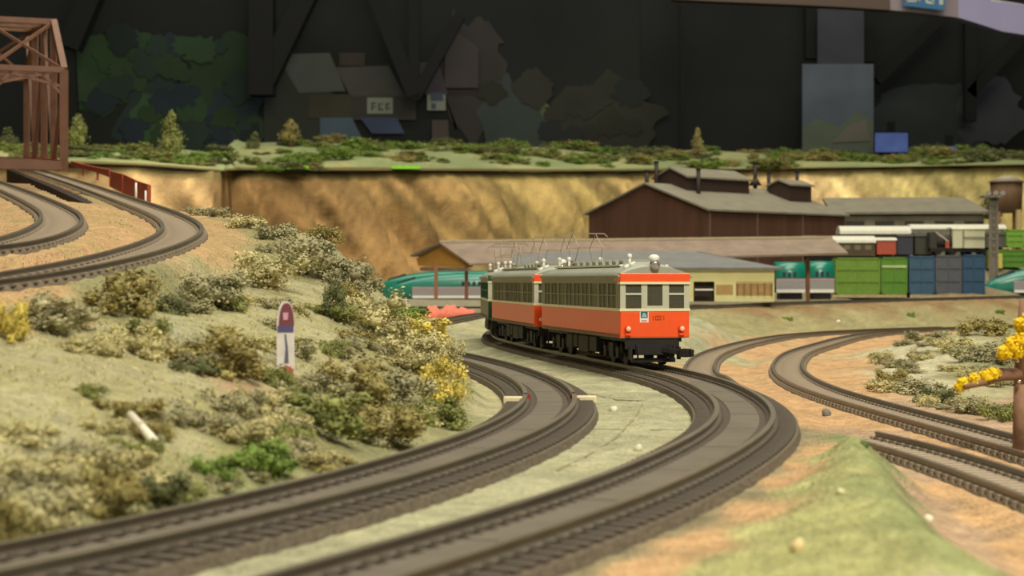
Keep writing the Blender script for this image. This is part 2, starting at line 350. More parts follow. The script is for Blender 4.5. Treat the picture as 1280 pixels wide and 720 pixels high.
for j in range(NV):
    h = j/(NV-1)
    for i in range(NU):
        x, y, zt = cl[i]; u = i*0.9; z = -1+(zt+1)*h
        r = ridge_noise(u, z*1.6)*min(1, (1-h)*4+0.15)
        off = (1-h)**0.8*7*np.interp(px0(i), [180, 270, 300], [1, .25, 1])+r*np.interp(px0(i), [180, 262, 300], [1, .75, 1])-1.5*h
        px = 640+F*x/y
        xs.append(x+nrm[i, 0]*off); ys.append(y+nrm[i, 1]*off); zs.append(z+(0.5*noise.noise(Vector((u*.15, 2, 0))) if j == NV-1 else 0))
        c = np.array([np.interp(px, [a for a, _ in pal], [b[k] for _, b in pal]) for k in range(3)])
        st = noise.noise(Vector((u*0.35+z*0.25, z*0.08, 11))); gn = noise.noise(Vector((u*0.12+z*.1, z*0.1, 21)))
        c = c*(1+0.42*st+0.25*noise.noise(Vector((u*1.1+z*.5, z*.15, 5)))); c = c*(1-0.25*max(0, gn))+np.array([120, 120, 60])*0.25*max(0, gn)
        if h > 0.95: c = c*0.5+np.array([120, 120, 75])*0.5
        cs.append(c)
cliff = grid_mesh('cliff', np.array(xs), np.array(ys), np.array(zs), NV, NU, np.array(cs), vmat('cliff_plaster', 0.5, 0.16, 0.7, fine=2.5))
tag(cliff, kind='structure')
xs = []; ys = []; zs = []; cs = []; NS = 26
cl = dense([tuple(P(a, b, c)) for a, b, c in [(-600, 203, 219), (-100, 202, 219), (60, 203, 219), (170, 206, 220), (266, 213, 222), (279, 214, 227), (286, 213, 258), (303, 212, 284), (430, 213, 291), (560, 213, 299), (700, 214, 314), (830, 213, 324), (980, 211, 329), (1150, 208, 329), (1290, 206, 324), (1500, 204, 319), (1900, 204, 319)]], 1.0); NU = len(cl)
for _ in range(10): cl[1:-1] = (cl[:-2]+2*cl[1:-1]+cl[2:])/4
TOPRISE = lambda t: 9.6*t+1.2*t*(1-t)
for j in range(NS):
    t = j/(NS-1)
    for i in range(NU):
        x, y, zt = cl[i]; sx = x/y
        yy = y+(max(y, 262)-y)*min(1, t*1.0)*0.6; yb = yy+t*62
        xx = sx*yb; z = zt*(1+0) + (zt-EYE)*((yb/y)-1)*0.0
        z = zt+TOPRISE(t)*(y/290)**0.5*np.interp(640+F*x/y, [0, 500, 900, 1280], [1.0, .95, .75, .5])+1.3*noise.noise(Vector((xx*0.06, yb*0.05, 3)))*min(1, t*4)+0.25*noise.noise(Vector((xx*0.3, yb*0.3, 3)))*min(1, t*4)
        if t > 0.92: z -= (t-0.92)*30
        xs.append(xx); ys.append(yb); zs.append(z)
        a = noise.noise(Vector((xx*0.08, yb*0.1, 7)))
        c = np.array([160, 172, 122.])*(1+0.15*a)
        if a > 0.15: c = c*0.6+np.array([190, 175, 120])*0.4
        if t < 0.08: c = np.array([120, 105, 65.])
        cs.append(c)
slope = grid_mesh('slope', np.array(xs), np.array(ys), np.array(zs), NS, NU, np.array(cs), vmat('slope_flock', 0.7, 0.2, 0.6, fine=4))
tag(slope, kind='structure')
SLX, SLY, SLZ = np.array(xs), np.array(ys), np.array(zs)
def slope_z(x, y):
    k = ((SLX-x)**2+(SLY-y)**2).argmin(); return SLZ[k]
# ---------------------------------------------------------------- tracks
M_rail = mat('rail_steel', (120, 112, 98), rough=0.36, metal=0.55, var=0.15, scale=1.5)
M_head = mat('rail_head', (152, 145, 126), rough=0.28, metal=0.5, var=0.12, scale=0.8, spec=.6)
M_sleep = mat('sleeper_brown', (92, 84, 73), rough=0.8, var=0.3, scale=2)
M_ball = mat('ballast_grey', (118, 110, 95), rough=0.95, var=0.3, scale=9, bump=0.8)
M_inf = mat('infill_grey', (108, 101, 88), rough=0.9, var=0.12, scale=1.2, bump=0.2)
M_ball2 = mat('ballast_dark', (108, 99, 84), rough=0.95, var=0.25, scale=9, bump=0.8)
def frames(L):
    t = np.gradient(L, axis=0); t /= np.linalg.norm(t, axis=1)[:, None]
    n = np.stack([t[:, 1], -t[:, 0]], 1); n /= np.linalg.norm(n, axis=1)[:, None]
    return t, n
def sweep(L, prof, m=None):
    t, n = frames(L); rings = []
    for p, q in zip(L, n): rings.append([(p[0]+q[0]*a, p[1]+q[1]*a, p[2]+b) for a, b in prof])
    return rings
def sleeper_mesh(hl, m):
    b = MB(); b.box(-hl, hl, -0.115, 0.115, -0.33, -0.185)
    for s in (-0.66, 0.66):
        for e in (-0.11, 0.11): b.box(s+e-0.045, s+e+0.045, -0.08, 0.08, -0.19, -0.13)
    return b.mesh('sleeper', [m])
SLEEP = sleeper_mesh(1.18, M_sleep); SLEEP_S = sleeper_mesh(.84, mat('sleeper_worn', (150, 137, 118), rough=.85, var=.2, scale=2))
M_pale = mat('ballast_pale', (178, 164, 142), rough=0.95, var=0.2, scale=9, bump=0.6)
def railway(name_key, label, group=None, limit=300, ball=None, panels=False):
    L = LINES[name_key]; o0 = Vector(L[len(L)//2])-Vector((0, 0, 0.42))
    root = thing('railway_track', label, 'track', o0, 0, group)
    coarse = L[::2]
    sl = SLEEP if panels else SLEEP_S
    pf = [(-1.34, -0.6), (-1.24, -0.25), (-0.72, -0.23), (-0.46, -0.215), (0.46, -0.215), (0.72, -0.23), (1.24, -0.25), (1.34, -0.6)]
    if not panels: pf = [(-.98, -0.5), (-.86, -0.24), (-0.72, -0.22), (-0.5, -0.205), (0.5, -0.205), (0.72, -0.22), (.86, -0.24), (.98, -0.5)]
    b = MB(); b.loft(sweep(coarse, pf), sm=False); n_ = len(pf)
    for j in range(len(coarse)-1): b.m[j*n_+3] = 1
    b.build('ballast_bed', [ball or M_ball2, M_ball if panels else M_pale], root, True)
    if panels:
        k = 0
        while k+11 < len(L):
            seg = L[k:k+11]; t0 = seg.copy(); t0[-1] = seg[-1]-(seg[-1]-seg[-2])*.18
            pb = MB(); pb.loft(sweep(t0[::2], [(-.36, -.24), (-.34, -.17), (.34, -.17), (.36, -.24)]), sm=False); pb.build('infill_panel', M_inf, root, True); k += 10
    for s in (-0.66, 0.66):
        r = MB(); pr = [(-.13, -.19), (-.13, -.15), (-.035, -.12), (-.035, -.05), (-.06, -.035), (-.06, 0), (.06, 0), (.06, -.035), (.035, -.05), (.035, -.12), (.13, -.15), (.13, -.19)]
        r.loft(sweep(coarse, [(s+a, c) for a, c in pr]), sm=False)
        for j in range(len(coarse)-1): r.m[j*12+5] = 1
        r.build('rail', [M_rail, M_head if panels else M_rail], root, True)
    t, n = frames(L); idx = list(range(len(L)))
    idx.sort(key=lambda i: L[i][1])
    for k, i in enumerate(idx[:limit]):
        if L[i][1] < 13: continue
        s = link(bpy.data.objects.new('sleeper', sl)); s.parent = root
        s.location = Vector(L[i])-root.location
        s.rotation_euler = (math.atan2(t[i][2], math.hypot(t[i][0], t[i][1])), 0, math.atan2(t[i][1], t[i][0])-math.pi/2+random.uniform(-.02, .02))
    rest = idx[limit:]
    if rest:
        b = MB()
        for i in rest:
            Mx = Matrix.Translation(Vector(L[i])) @ Matrix.Rotation(math.atan2(t[i][1], t[i][0])-math.pi/2, 4, 'Z')
            b.box(-.84, .84, -0.115, 0.115, -0.33, -0.185, 0, Mx)
        tag(b.build('sleepers_far', M_sleep, root, True), kind='stuff')
    return root
TR_L = railway('left', 'dark curved track at the foot of the scrubby hill, nearest the lower left corner', panels=True)
TR_M = railway('mid', 'curved track carrying the orange and cream train, bending right then into the foreground', panels=True)
railway('hair2', 'outer right-hand hairpin track looping around the scrubby mound')
railway('hair1', 'inner hairpin track just behind the front railcar, joining the train track')
railway('lower', 'short track emerging beside the grassy bank at the lower right')
railway('upper1', 'raised hairpin track at upper left that climbs into the brown bridge', ball=M_ball2)
railway('upper2', 'raised hairpin track at far left edge inside the bridge line curve', ball=M_ball2)
railway('yard', 'straight yard track along the top of the embankment in front of the containers', limit=0, ball=M_ball2)

def face_loc(L, i, s): 
    t, n = frames(L); return Vector((L[i][0]+n[i][0]*s, L[i][1]+n[i][1]*s, L[i][2]))
# small cream feeder clamps with a red insulated joint beside the left track
M_cream = mat('cream_plastic', (225, 212, 170), rough=0.4); M_redj = mat('red_joint', (150, 60, 50), rough=0.5)
for px, py, rx, lab in ((642, 501, 661, 'small cream feeder clamp inside the left track curve by the yellow scrub'), (733, 500, 719, 'small cream feeder clamp outside the left track curve beside the khaki strip')):
    p = G(px, py, 0.2); r = thing('feeder_clamp', lab, 'clamp', (p.x, p.y, 0.1), 0, None)
    b = MB(); b.box(-.28, .28, -.16, .16, 0, .22); bevel(b.build('clamp_body', M_cream, r), .04)
    b = MB(); s = 1 if rx > px else -1; b.box(s*.28, s*.45, -.2, .2, .06, .30); b.build('joint', M_redj, r)

# ---------------------------------------------------------------- the train
M_or = mat('orange_paint', (246, 92, 38), rough=0.32, var=0.03, spec=0.5); M_cr = mat('cream_paint', (232, 222, 182), rough=0.35, var=0.03, spec=0.5)
M_roof = mat('train_roof', (158, 163, 146), rough=0.5, var=0.08, scale=1.2, spec=0.4); M_blk = mat('underframe_black', (38, 35, 34), rough=0.6, var=0.2)
M_steel = mat('wheel_steel', (110, 105, 98), rough=0.35, metal=0.7); M_chrome = mat('chrome', (215, 212, 200), rough=0.18, metal=0.9)
M_side = mat('window_surround', (134, 132, 110), rough=0.4, var=0.05); M_grn = mat('dark_green_paint', (38, 92, 66), rough=0.35, var=0.05)
M_int = mat('train_interior', (150, 142, 118), rough=0.8); M_seat = mat('seat_moquette', (120, 108, 82), rough=0.9)
M_white = mat('white_paint', (235, 232, 222), rough=0.4, var=0.03)
def glass(name, tint, haze=None, hf=0):
    m = bpy.data.materials.new(name); m.use_nodes = True; nt = m.node_tree; nt.nodes.remove(nt.nodes['Principled BSDF'])
    out = nt.nodes['Material Output']; t = nt.nodes.new('ShaderNodeBsdfTransparent'); t.inputs[0].default_value = rgb(*tint)
    g_ = nt.nodes.new('ShaderNodeBsdfGlossy'); g_.inputs['Roughness'].default_value = 0.12; g_.inputs[0].default_value = rgb(200, 200, 185)
    mx = nt.nodes.new('ShaderNodeMixShader'); fr = nt.nodes.new('ShaderNodeFresnel'); fr.inputs[0].default_value = 1.5
    ad = nt.nodes.new('ShaderNodeMath'); ad.operation = 'MULTIPLY'; ad.inputs[1].default_value = 1.0
    nt.links.new(fr.outputs[0], ad.inputs[0]); nt.links.new(ad.outputs[0], mx.inputs[0])
    nt.links.new(t.outputs[0], mx.inputs[1]); nt.links.new(g_.outputs[0], mx.inputs[2]); nt.links.new(mx.outputs[0], out.inputs[0])
    if haze:
        df = nt.nodes.new('ShaderNodeBsdfDiffuse'); df.inputs[0].default_value = rgb(*haze); m2 = nt.nodes.new('ShaderNodeMixShader'); m2.inputs[0].default_value = hf
        nt.links.new(mx.outputs[0], m2.inputs[1]); nt.links.new(df.outputs[0], m2.inputs[2]); nt.links.new(m2.outputs[0], out.inputs[0])
    return m
M_pane = glass('side_pane', (200, 200, 185), haze=(140, 136, 112), hf=.75)
M_glass = glass('window_glass', (225, 225, 210), haze=(150, 148, 125), hf=.22); M_lens = mat('lamp_lens', (255, 215, 185), rough=0.15, var=0.02, spec=0.8)
W2 = 1.28
def railcar(label, front, rear, low, up_front, side_up, lead, n_win=9, length=13.9):
    fx, fy = front; rx, ry = rear; ang = math.atan2(fx-rx, -(fy-ry))      # local -y points to the front
    root = thing('railcar', label, 'train car', (fx, fy, RT), ang)
    L = length; z0, zb, zt = 1.04, 2.03, 3.30
    # lower panels, belt, upper band
    b = MB(); b.box(-W2, -W2+.06, .02, L, z0, zb-.05); b.box(W2-.06, W2, .02, L, z0, zb-.05); b.box(-W2+.06, W2-.06, L-.06, L, z0, zb-.05)
    b.build('side_panel', low, root)
    b = MB(); b.box(-W2, W2, -.02, .04, z0, zb-.05); bevel(b.build('front_panel', low, root), .03)
    b = MB(); b.box(-W2-.025, W2+.025, -.045, L+.02, zb-.05, zb+.05); 
    b.build('belt_rail', M_cr, root)
    b = MB(); b.box(-W2, W2, 0, L, z0-.02, z0+.12); b.build('floor_pan', M_int, root)
    # window band: posts leave real openings
    b = MB(); pan = MB()
    zs0, zs1 = zb+.05, 2.97
    pitch = (L-1.0)/n_win
    for sx in (-1, 1):
        x0, x1 = sorted((sx*W2, sx*(W2-.07)))
        b.box(x0, x1, 0, .34, zs0, zs1); b.box(x0, x1, L-.34, L, zs0, zs1)
        for k in range(n_win+1):
            y = .5+k*pitch; wd = .11 if k in (0, n_win, 2, n_win-2) else .07
            b.box(x0, x1, y-wd, y+wd, zs0, zs1)
        b.box(x0, x1, 0, L, zs1, zs1+.0)
        for k in range(n_win):
            y = .5+(k+.5)*pitch; b.box(x0, x1, y-.022, y+.022, zs0, zs1) if k not in (2, n_win-3) else None
            b.box(x0, x1, y-pitch/2, y+pitch/2, 2.52, 2.56)
    b.build('window_posts', side_up, root)
    for sx in (-1, 1):
        for k in range(n_win):
            y = .5+(k+.5)*pitch; g_ = MB(); g_.box(*sorted((sx*(W2-.045), sx*(W2-.055))), y-pitch/2+.07, y+pitch/2-.07, zs0, zs1); g_.build('window_pane', M_pane, root)
    b = MB(); b.box(-W2-.01, -W2+.07, .3, L, zs1, zt-.03); b.box(W2-.07, W2+.01, .3, L, zs1, zt-.03); b.build('cantrail', M_side, root)
    # front: upper band, line, posts, panes
    b = MB(); b.box(-W2-.012, W2+.012, -.06, .34, zs1+.06, zt+.05); b.box(-W2-.012, -W2+.07, .34, .85, zs1+.06, zt-.01); bevel(b.build('front_upper_band', up_front, root), .03)
    b = MB(); b.box(-W2-.02, W2+.02, -.08, .34, zs1-.02, zs1+.07); b.build('front_cream_line', M_cr, root)
    b = MB()
    for x0, x1 in ((-W2, -1.08), (-.50, -.28), (.28, .52), (1.08, W2)): b.box(x0, x1, -.02, .05, zs0, zs1)
    b.box(-1.08, -.5, -.03, .05, 2.56, 2.64); b.box(.52, 1.08, -.03, .05, 2.56, 2.64); b.box(-.28, .28, -.02, .05, zs0, zs0+.10)
    b.build('front_window_frame', mat('front_frame', (188, 190, 168), rough=0.4, var=0.03), root)
    for x0, x1 in ((-1.08, -.5), (-.28, .28), (.52, 1.08)):
        g_ = MB(); g_.box(x0, x1, .01, .02, zs0, zs1); g_.build('front_pane', M_glass, root)
    b = MB(); b.box(-W2+.08, W2-.08, L-.12, L-.06, zb, zt-.05); b.build('rear_bulkhead', M_side, root)
    b = MB(); b.box(-W2+.1, -.35, 1.5, 1.56, z0, zt-.1); b.box(.35, W2-.1, 1.5, 1.56, z0, zt-.1); b.box(-.35, .35, 1.5, 1.56, 2.9, zt-.1); b.build('cab_bulkhead', M_int, root)
    b = MB(); b.box(-1.0, -.25, .25, .7, z0+.1, 2.25); b.box(.45, .95, .3, .6, z0+.1, 2.2); b.build('driving_desk', M_seat, root)
    for sx in (-1, 1):
        s_ = MB()
        for k in range(6):
            y = 2.5+k*1.7; s_.box(*sorted((sx*.35, sx*1.15)), y, y+.5, z0+.1, z0+.55); s_.box(*sorted((sx*.35, sx*1.15)), y+.45, y+.58, z0+.5, z0+1.15)
        s_.build('seat_row', M_seat, root)
    # roof: a shallow arch, falling at the front
    rings = []
    for k in range(23):
        y = -.02+k*(L+.10)/22; fall = 0.62+0.38*min(1, (k/2.2))
        if k > 20: fall = .75
        rings.append([(-W2-.06+i*(2*W2+.12)/14, y, zt-.03+.50*fall*(1-abs((i-7)/7.0)**2.3)) for i in range(15)]+[(W2+.06, y, zt-.10), (-W2-.06, y, zt-.10)])
    b = MB(); b.loft(rings, sm=True); rf = b.build('roof', M_roof, root)
    b = MB()
    for sx in (-1, 1): b.box(*sorted((sx*(W2+.02), sx*(W2+.09))), 0, L, zt-.13, zt-.06)
    b.build('rain_gutter', M_side, root)
    # roof gear: resistor grids, vents, walk boards
    for k in range(8 if lead else 5):
        y = 2.2+k*1.1; v = MB(); v.box(-.62, .62, y, y+.62, zt+.36, zt+.52)
        for q in range(4): v.box(-.66, .66, y+.06+q*.15, y+.10+q*.15, zt+.50, zt+.56)
        v.build('roof_resistor', M_roof, root)
    b = MB(); b.box(-.92, -.80, 1.5, L-1, zt+.30, zt+.37); b.box(.80, .92, 1.5, L-1, zt+.30, zt+.37); b.build('walk_board', M_white if lead else M_roof, root)
    for (x, y) in ((-.7, .9), (-.8, 10.6), (.6, 10.9), (-.75, 12.7)):
        v = MB(); v.cyl((x, y, zt+.30), (x, y, zt+.62), .07, .05, 8); v.ball((x, y, zt+.66), .10, 8, 6); v.build('insulator', M_white, root)
    b = MB(); b.cyl((-.95, .75, zt+.24), (-.45, 1.15, zt+.42), .07, .07, 8); b.build('air_horn', M_white, root)
    # pantograph (diamond frame)
    for y in ((11.3,) if lead else (2.2, 11.0)):
        v = MB()
        for sx in (-.55, .55):
            z = zt+.55
            v.bar((sx, y-.7, z), (sx*.9, y-1.15, z+.6), .022, .022); v.bar((sx*.9, y-1.15, z+.6), (sx*.9, y, z+1.18), .022, .022)
            v.bar((sx, y+.7, z), (sx*.9, y+1.15, z+.6), .035, .035); v.bar((sx*.9, y+1.15, z+.6), (sx*.9, y, z+1.18), .022, .022)
            v.bar((sx, y-.8, z), (sx, y+.8, z), .06, .06)
        for yy, zz in ((y-1.15, zt+1.15), (y+1.15, zt+1.15), (y-.7, zt+.55), (y+.7, zt+.55)): v.bar((-.5, yy, zz), (.5, yy, zz), .022, .022)
        v.bar((-.85, y, zt+1.75), (.85, y, zt+1.75), .10, .05); v.bar((-.85, y, zt+1.75), (-1.0, y, zt+1.62), .08, .04); v.bar((.85, y, zt+1.75), (1.0, y, zt+1.62), .08, .04)
        v.bar((-.75, y-.7, zt+.42), (.75, y-.7, zt+.42), .08, .2); v.bar((-.75, y+.7, zt+.42), (.75, y+.7, zt+.42), .08, .2)
        v.build('pantograph', mat('pantograph_grey', (150, 138, 118), rough=0.5, metal=0.3), root)
    # lamps
    if lead is not None:
        h_ = MB(); h_.cyl((0, -.16, zt+.34), (0, .30, zt+.34), .17, .13, 16); hl = h_.build('headlamp', M_chrome, root)
        h_ = MB(); h_.cyl((0, -.02, zt+.08), (0, .12, zt+.3), .12, .10, 10); h_.build('headlamp_bracket', M_roof, root)
        h_ = MB(); h_.ball((0, -.155, zt+.34), .13, 12, 8, sc=(1, .3, 1)); k_ = h_.build('headlamp_lens', M_chrome, root)
        h_ = MB(); h_.ball((0, .12, zt+.58), .19, 14, 9, sc=(1.1, 1, .75)); h_.build('roof_ventilator', M_white, root)
        for x in (-1.0, .98):
            h_ = MB(); h_.cyl((x, -.16, 1.36), (x, 0, 1.36), .11, .13, 14); t_ = h_.build('marker_lamp', M_or, root)
            h_ = MB(); h_.ball((x, -.155, 1.36), .085, 12, 8, sc=(1, .35, 1)); h_.build('marker_lens', M_lens, t_)
            h_ = MB(); h_.box(x-.1, x+.1, -.12, 0, 1.12, 1.2); h_.build('lamp_step', M_or, root)
        bl = MB(); bl.box(-.56, -.24, -.028, -.018, 1.58, 2.0, 0)
        bl.box(-.53, -.27, -.034, -.026, 1.74, 1.97, 1); bl.add([(-.50, -.04, 1.77), (-.30, -.04, 1.77), (-.34, -.04, 1.9), (-.44, -.04, 1.93)], [(0, 1, 2, 3)], 2)
        bl.box(-.50, -.30, -.04, -.03, 1.62, 1.67, 3)
        bl.build('emblem', [M_white, mat('emblem_blue', (70, 92, 110)), mat('emblem_pale', (150, 190, 190)), mat('emblem_pink', (225, 150, 140))], root)
        nb = MB()          # raised numerals, worn and almost the colour of the panel: 1001
        x = -.12
        for ch in '1001':
            if ch == '1': nb.box(x+.04, x+.075, -.03, -.018, 1.66, 1.82)
            else:
                for q in ((x, x+.025, 1.66, 1.82), (x+.07, x+.095, 1.66, 1.82), (x, x+.095, 1.66, 1.69), (x, x+.095, 1.79, 1.82)): nb.box(q[0], q[1], -.03, -.018, q[2], q[3])
            x += .13
        nb.build('car_number', mat('number_brown', (168, 74, 40)), root)
    # underframe, bogies, coupler
    u = MB(); u.box(-1.02, 1.02, .1, L-.1, z0-.16, z0)
    u.box(-1.05, .92, 0.05, .22, .62, z0-.02); u.box(-.7, .7, .0, .1, .42, .8)
    u.build('underframe', M_blk, root)
    for k, (y0, y1, zz) in enumerate(((4.3, 5.5, .42), (5.7, 7.4, .36), (7.6, 8.3, .48), (8.5, 9.6, .4))):
        for sx in (-1, 1):
            u = MB(); u.box(*sorted((sx*.45, sx*1.14)), y0, y1, zz-.06, z0-.1); bevel(u.build('equipment_box', M_blk, root), .04)
    for yc in (2.3, L-2.3):
        bg = MB()
        for sx in (-1, 1):
            bg.box(*sorted((sx*.86, sx*.98)), yc-1.35, yc+1.35, .44, .62); bg.box(*sorted((sx*.84, sx*1.05)), yc-.32, yc+.32, .28, .8)
            for e in (-.95, .95):
                bg.box(*sorted((sx*.86, sx*1.06)), yc+e-.17, yc+e+.17, .26, .66)
                for c_ in (-.34, .34): bg.cyl((sx*.95, yc+e+c_, .5), (sx*.95, yc+e+c_, .82), .08, .08, 8)
        bg.box(-.9, .9, yc-.3, yc+.3, .4, .7); bo = bg.build('bogie', M_blk, root)
        for e in (-.95, .95):
            wl = MB()
            for sx in (-1, 1):
                wl.cyl((sx*.60, yc+e, .43), (sx*.74, yc+e, .43), .43, .43, 20); wl.cyl((sx*.56, yc+e, .43), (sx*.60, yc+e, .43), .47, .47, 20)
            wl.cyl((-.6, yc+e, .43), (.6, yc+e, .43), .08, .08, 8); wl.build('wheelset', M_steel if False else M_blk, bo)
    cp_ = MB()
    if lead: cp_.bar((.2, .15, .62), (.98, -.48, .50), .2, .2); cp_.bar((.86, -.38, .50), (1.14, -.60, .50), .36, .30); cp_.bar((1.1, -.66, .5), (1.24, -.58, .5), .16, .26)
    else: cp_.box(-.10, .10, -.38, .2, .55, .75); cp_.box(-.2, .2, -.62, -.36, .5, .80)
    bevel(cp_.build('coupler', M_blk, root), .03)
    hz = MB()
    for x in (-.62, .55, .7): hz = MB(); hz.cyl((x, -.08, .78), (x-.05, -.14, .3), .035, .035, 6); hz.build('brake_hose', M_blk, root)
    for x in (-.95, .85): hz = MB(); hz.box(x, x+.1, -.05, .15, .25, .7); hz.build('step_iron', M_blk, root)
    b = MB(); b.box(-.06, .06, 3.6, L-3.6, .3, z0-.1); b.build('centre_sill', M_blk, root)
    b = MB(); b.box(-.82, .82, .2, .3, .14, .3); b.build('rail_guard', M_blk, root)
    return root
railcar('leading orange and cream electric railcar with round roof lamp and square emblem on its nose', (5.12, 65.25), (2.55, 78.9), M_or, M_or, M_side, True)
railcar('second orange and cream electric railcar, coupled behind the leading one', (2.24, 80.6), (0.24, 94.3), M_or, M_or, M_side, False)
railcar('dark green railcar at the tail, mostly hidden behind the second orange car', (0.02, 96.3), (-0.62, 110.1), M_grn, M_grn, M_grn, None)

# board joints in the bare strip between the two front tracks
for k, ln in enumerate([[(742, 537), (800, 538), (862, 538)], [(803, 506), (795, 522), (770, 548), (735, 570), (690, 592)], [(724, 490), (770, 500), (830, 503)]]):
    pp = []
    for (x0, y0), (x1, y1) in zip(ln[:-1], ln[1:]):
        for t in range(8): pp.append(hit(x0+(x1-x0)*t/8, y0+(y1-y0)*t/8))
    b = MB()
    for p, q in zip(pp[:-1], pp[1:]): b.bar((p.x, p.y, p.z+.0), (q.x, q.y, q.z+.0), .05, .04)
    b.build('board_joint', mat('joint_dark', (138, 130, 96)), ground)
# ---------------------------------------------------------------- bridge at upper left
M_br = mat('bridge_brown', (112, 80, 62), rough=0.5, var=0.12, scale=1.0); M_red = mat('red_girder', (172, 84, 60), rough=0.6, var=0.15, scale=1)
ax = Vector((-0.40, 1, 0.0)).normalized(); lat = Vector((ax.y, -ax.x, 0))
Rp = P(80, 207, 160); zdeck = Rp.z; wbr = 6.4; slopez = 0.075
def bp(side, along, up):           # side 0 = right truss, 1 = left truss
    q = Rp - lat*wbr*side + ax*along; return Vector((q.x, q.y, zdeck+along*slopez+up))
br = thing('truss_bridge', 'brown steel truss bridge with lattice bracing at the upper left edge', 'bridge', (Rp.x, Rp.y, zdeck-1), 0)
HP, HT, PAN, NP = 8.4, 13.0, 6.6, 4
for side in (0, 1):
    for k in range(NP+1):
        top = HP if k == 0 else (HT if 1 <= k < NP else HP)
        b = MB(); b.bar(bp(side, k*PAN, -0.5), bp(side, k*PAN, HP if k in (0, NP) else HT), 0.62 if k == 0 else .55, 0.62 if k == 0 else .5); b.build('post', M_br, br, True)
        if k < NP:
            b = MB(); b.bar(bp(side, k*PAN, HP if k == 0 else HT), bp(side, (k+1)*PAN, HP if k+1 == NP else HT), .55, .6); b.build('top_chord', M_br, br, True)
            b = MB(); b.bar(bp(side, k*PAN, 0), bp(side, (k+1)*PAN, 0), .5, 1.0); b.build('bottom_chord', M_red, br, True)
            b = MB(); b.bar(bp(side, k*PAN, 0 if k % 2 else HT*.98 if k else HP), bp(side, (k+1)*PAN, HT*.98 if k % 2 else 0), .3, .3); b.build('diagonal', M_br, br, True)
for k in range(NP+1):
    t_ = HP if k in (0, NP) else HT
    b = MB(); b.bar(bp(0, k*PAN, t_), bp(1, k*PAN, t_), .45, .5); b.build('cross_beam', M_br, br, True)
    b = MB(); b.bar(bp(0, k*PAN, 0), bp(1, k*PAN, 0), .45, .8); b.build('floor_beam', M_br, br, True)
    if k < NP:
        t2 = HP if k+1 == NP else HT
        for s0, s1 in ((0, 1), (1, 0)):
            b = MB(); b.bar(bp(s0, k*PAN, t_), bp(s1, (k+1)*PAN, t2), .25, .25); b.build('sway_brace', M_br, br, True)
    if 0 < k < NP:
        b = MB(); b.bar(bp(0, k*PAN, HP), bp(1, k*PAN, HP), .3, .4); b.build('portal_strut', M_br, br, True)
for s0, s1 in ((0, 1), (1, 0)):
    b = MB(); b.bar(bp(s0, 0, HP), bp(s1, 0, HP-1.5), .25, .25); b.build('knee_brace', M_br, br, True)
for s in (0, 1):
    b = MB(); b.bar(bp(s, 0, HP-2.6), bp(1-s, 0, HP) + (lat*0), .01, .01) if False else b.bar(bp(s, 0, HP-2.4), bp(s, 0, HP)+(lat*(-2.2 if s == 0 else 2.2)), .25, .25); b.build('knee_brace', M_br, br, True)
# dark block painted for the shadowed void under the approach, and the red parapet
M_dk = mat('void_shade_dark', (48, 36, 30), rough=0.8, var=0.3, scale=2)
tl = LINES['upper1']; far_ = [i for i in range(len(tl)) if 90 < tl[i][1] < 184]; tt, nn = frames(tl); nn = np.concatenate([nn, np.zeros((len(nn), 1))], 1)
b = MB(); rings = []
for i in far_[::4]:
    dep = np.interp(tl[i][1], [90, 104, 184], [0.4, 2.0, 5.0])
    q = tl[i]+nn[i]*(1.85 if (nn[i][1] < 0) else -1.85); q2 = tl[i]+nn[i]*(.9 if (nn[i][1] < 0) else -.9)
    rings.append([(q[0], q[1], q[2]-.3), (q2[0], q2[1], q2[2]-.3), (q2[0], q2[1], q2[2]-dep), (q[0], q[1], q[2]-dep)])
b.loft(rings, sm=False); b.solo('approach_void_shade', M_dk, 'dark block for the shaded void under the near side of the track onto the bridge', 'shade block')
pa = thing('red_parapet', 'red railing and wall panels along the far side of the track below the bridge', 'parapet', tuple(P(150, 245, 128)), 0)
pts = [P(186, 248, 118), P(170, 240, 124), P(154, 231, 130), P(138, 224, 138), P(122, 216, 146), P(104, 211, 154), P(90, 208, 160)]
tops = [231, 226, 218, 214, 211, 207, 203]
for i in range(len(pts)-1):
    a, c = pts[i], pts[i+1]; ha = (a.z, P(0, tops[i], a.y).z); hc = (c.z, P(0, tops[i+1], c.y).z)
    b = MB()
    if i < 3:
        o2 = Vector((0.1, 0.25, 0))
        b.add([(a.x, a.y, ha[0]-.6), (c.x, c.y, hc[0]-.6), (c.x, c.y, hc[1]), (a.x, a.y, ha[1]), (a.x+.1, a.y+.25, ha[0]-.6), (c.x+.1, c.y+.25, hc[0]-.6), (c.x+.1, c.y+.25, hc[1]), (a.x+.1, a.y+.25, ha[1])],
              [(0, 1, 2, 3), (7, 6, 5, 4), (3, 2, 6, 7), (0, 4, 5, 1), (0, 3, 7, 4), (1, 5, 6, 2)]); b.build('wall_panel', M_red, pa, True)
    else:
        for f in (1.0, .45): b.bar((a.x, a.y, ha[0]+(ha[1]-ha[0])*f), (c.x, c.y, hc[0]+(hc[1]-hc[0])*f), .2, .25)
        b.build('railing', M_red, pa, True)
    b = MB(); b.bar((a.x, a.y, ha[0]-.6), (a.x, a.y, ha[1]), .14, .14); b.build('railing_post', M_red, pa, True)
for px, py in ((170, 237), (182, 247)):
    p = P(px, py, 117); b = MB(); b.cyl((p.x, p.y, p.z-.9), (p.x, p.y, p.z+.45), .09, .06, 8); b.solo('white_marker_post', M_white, 'small white post before the %s end of the red parapet' % ('middle' if px == 170 else 'near'), 'post')

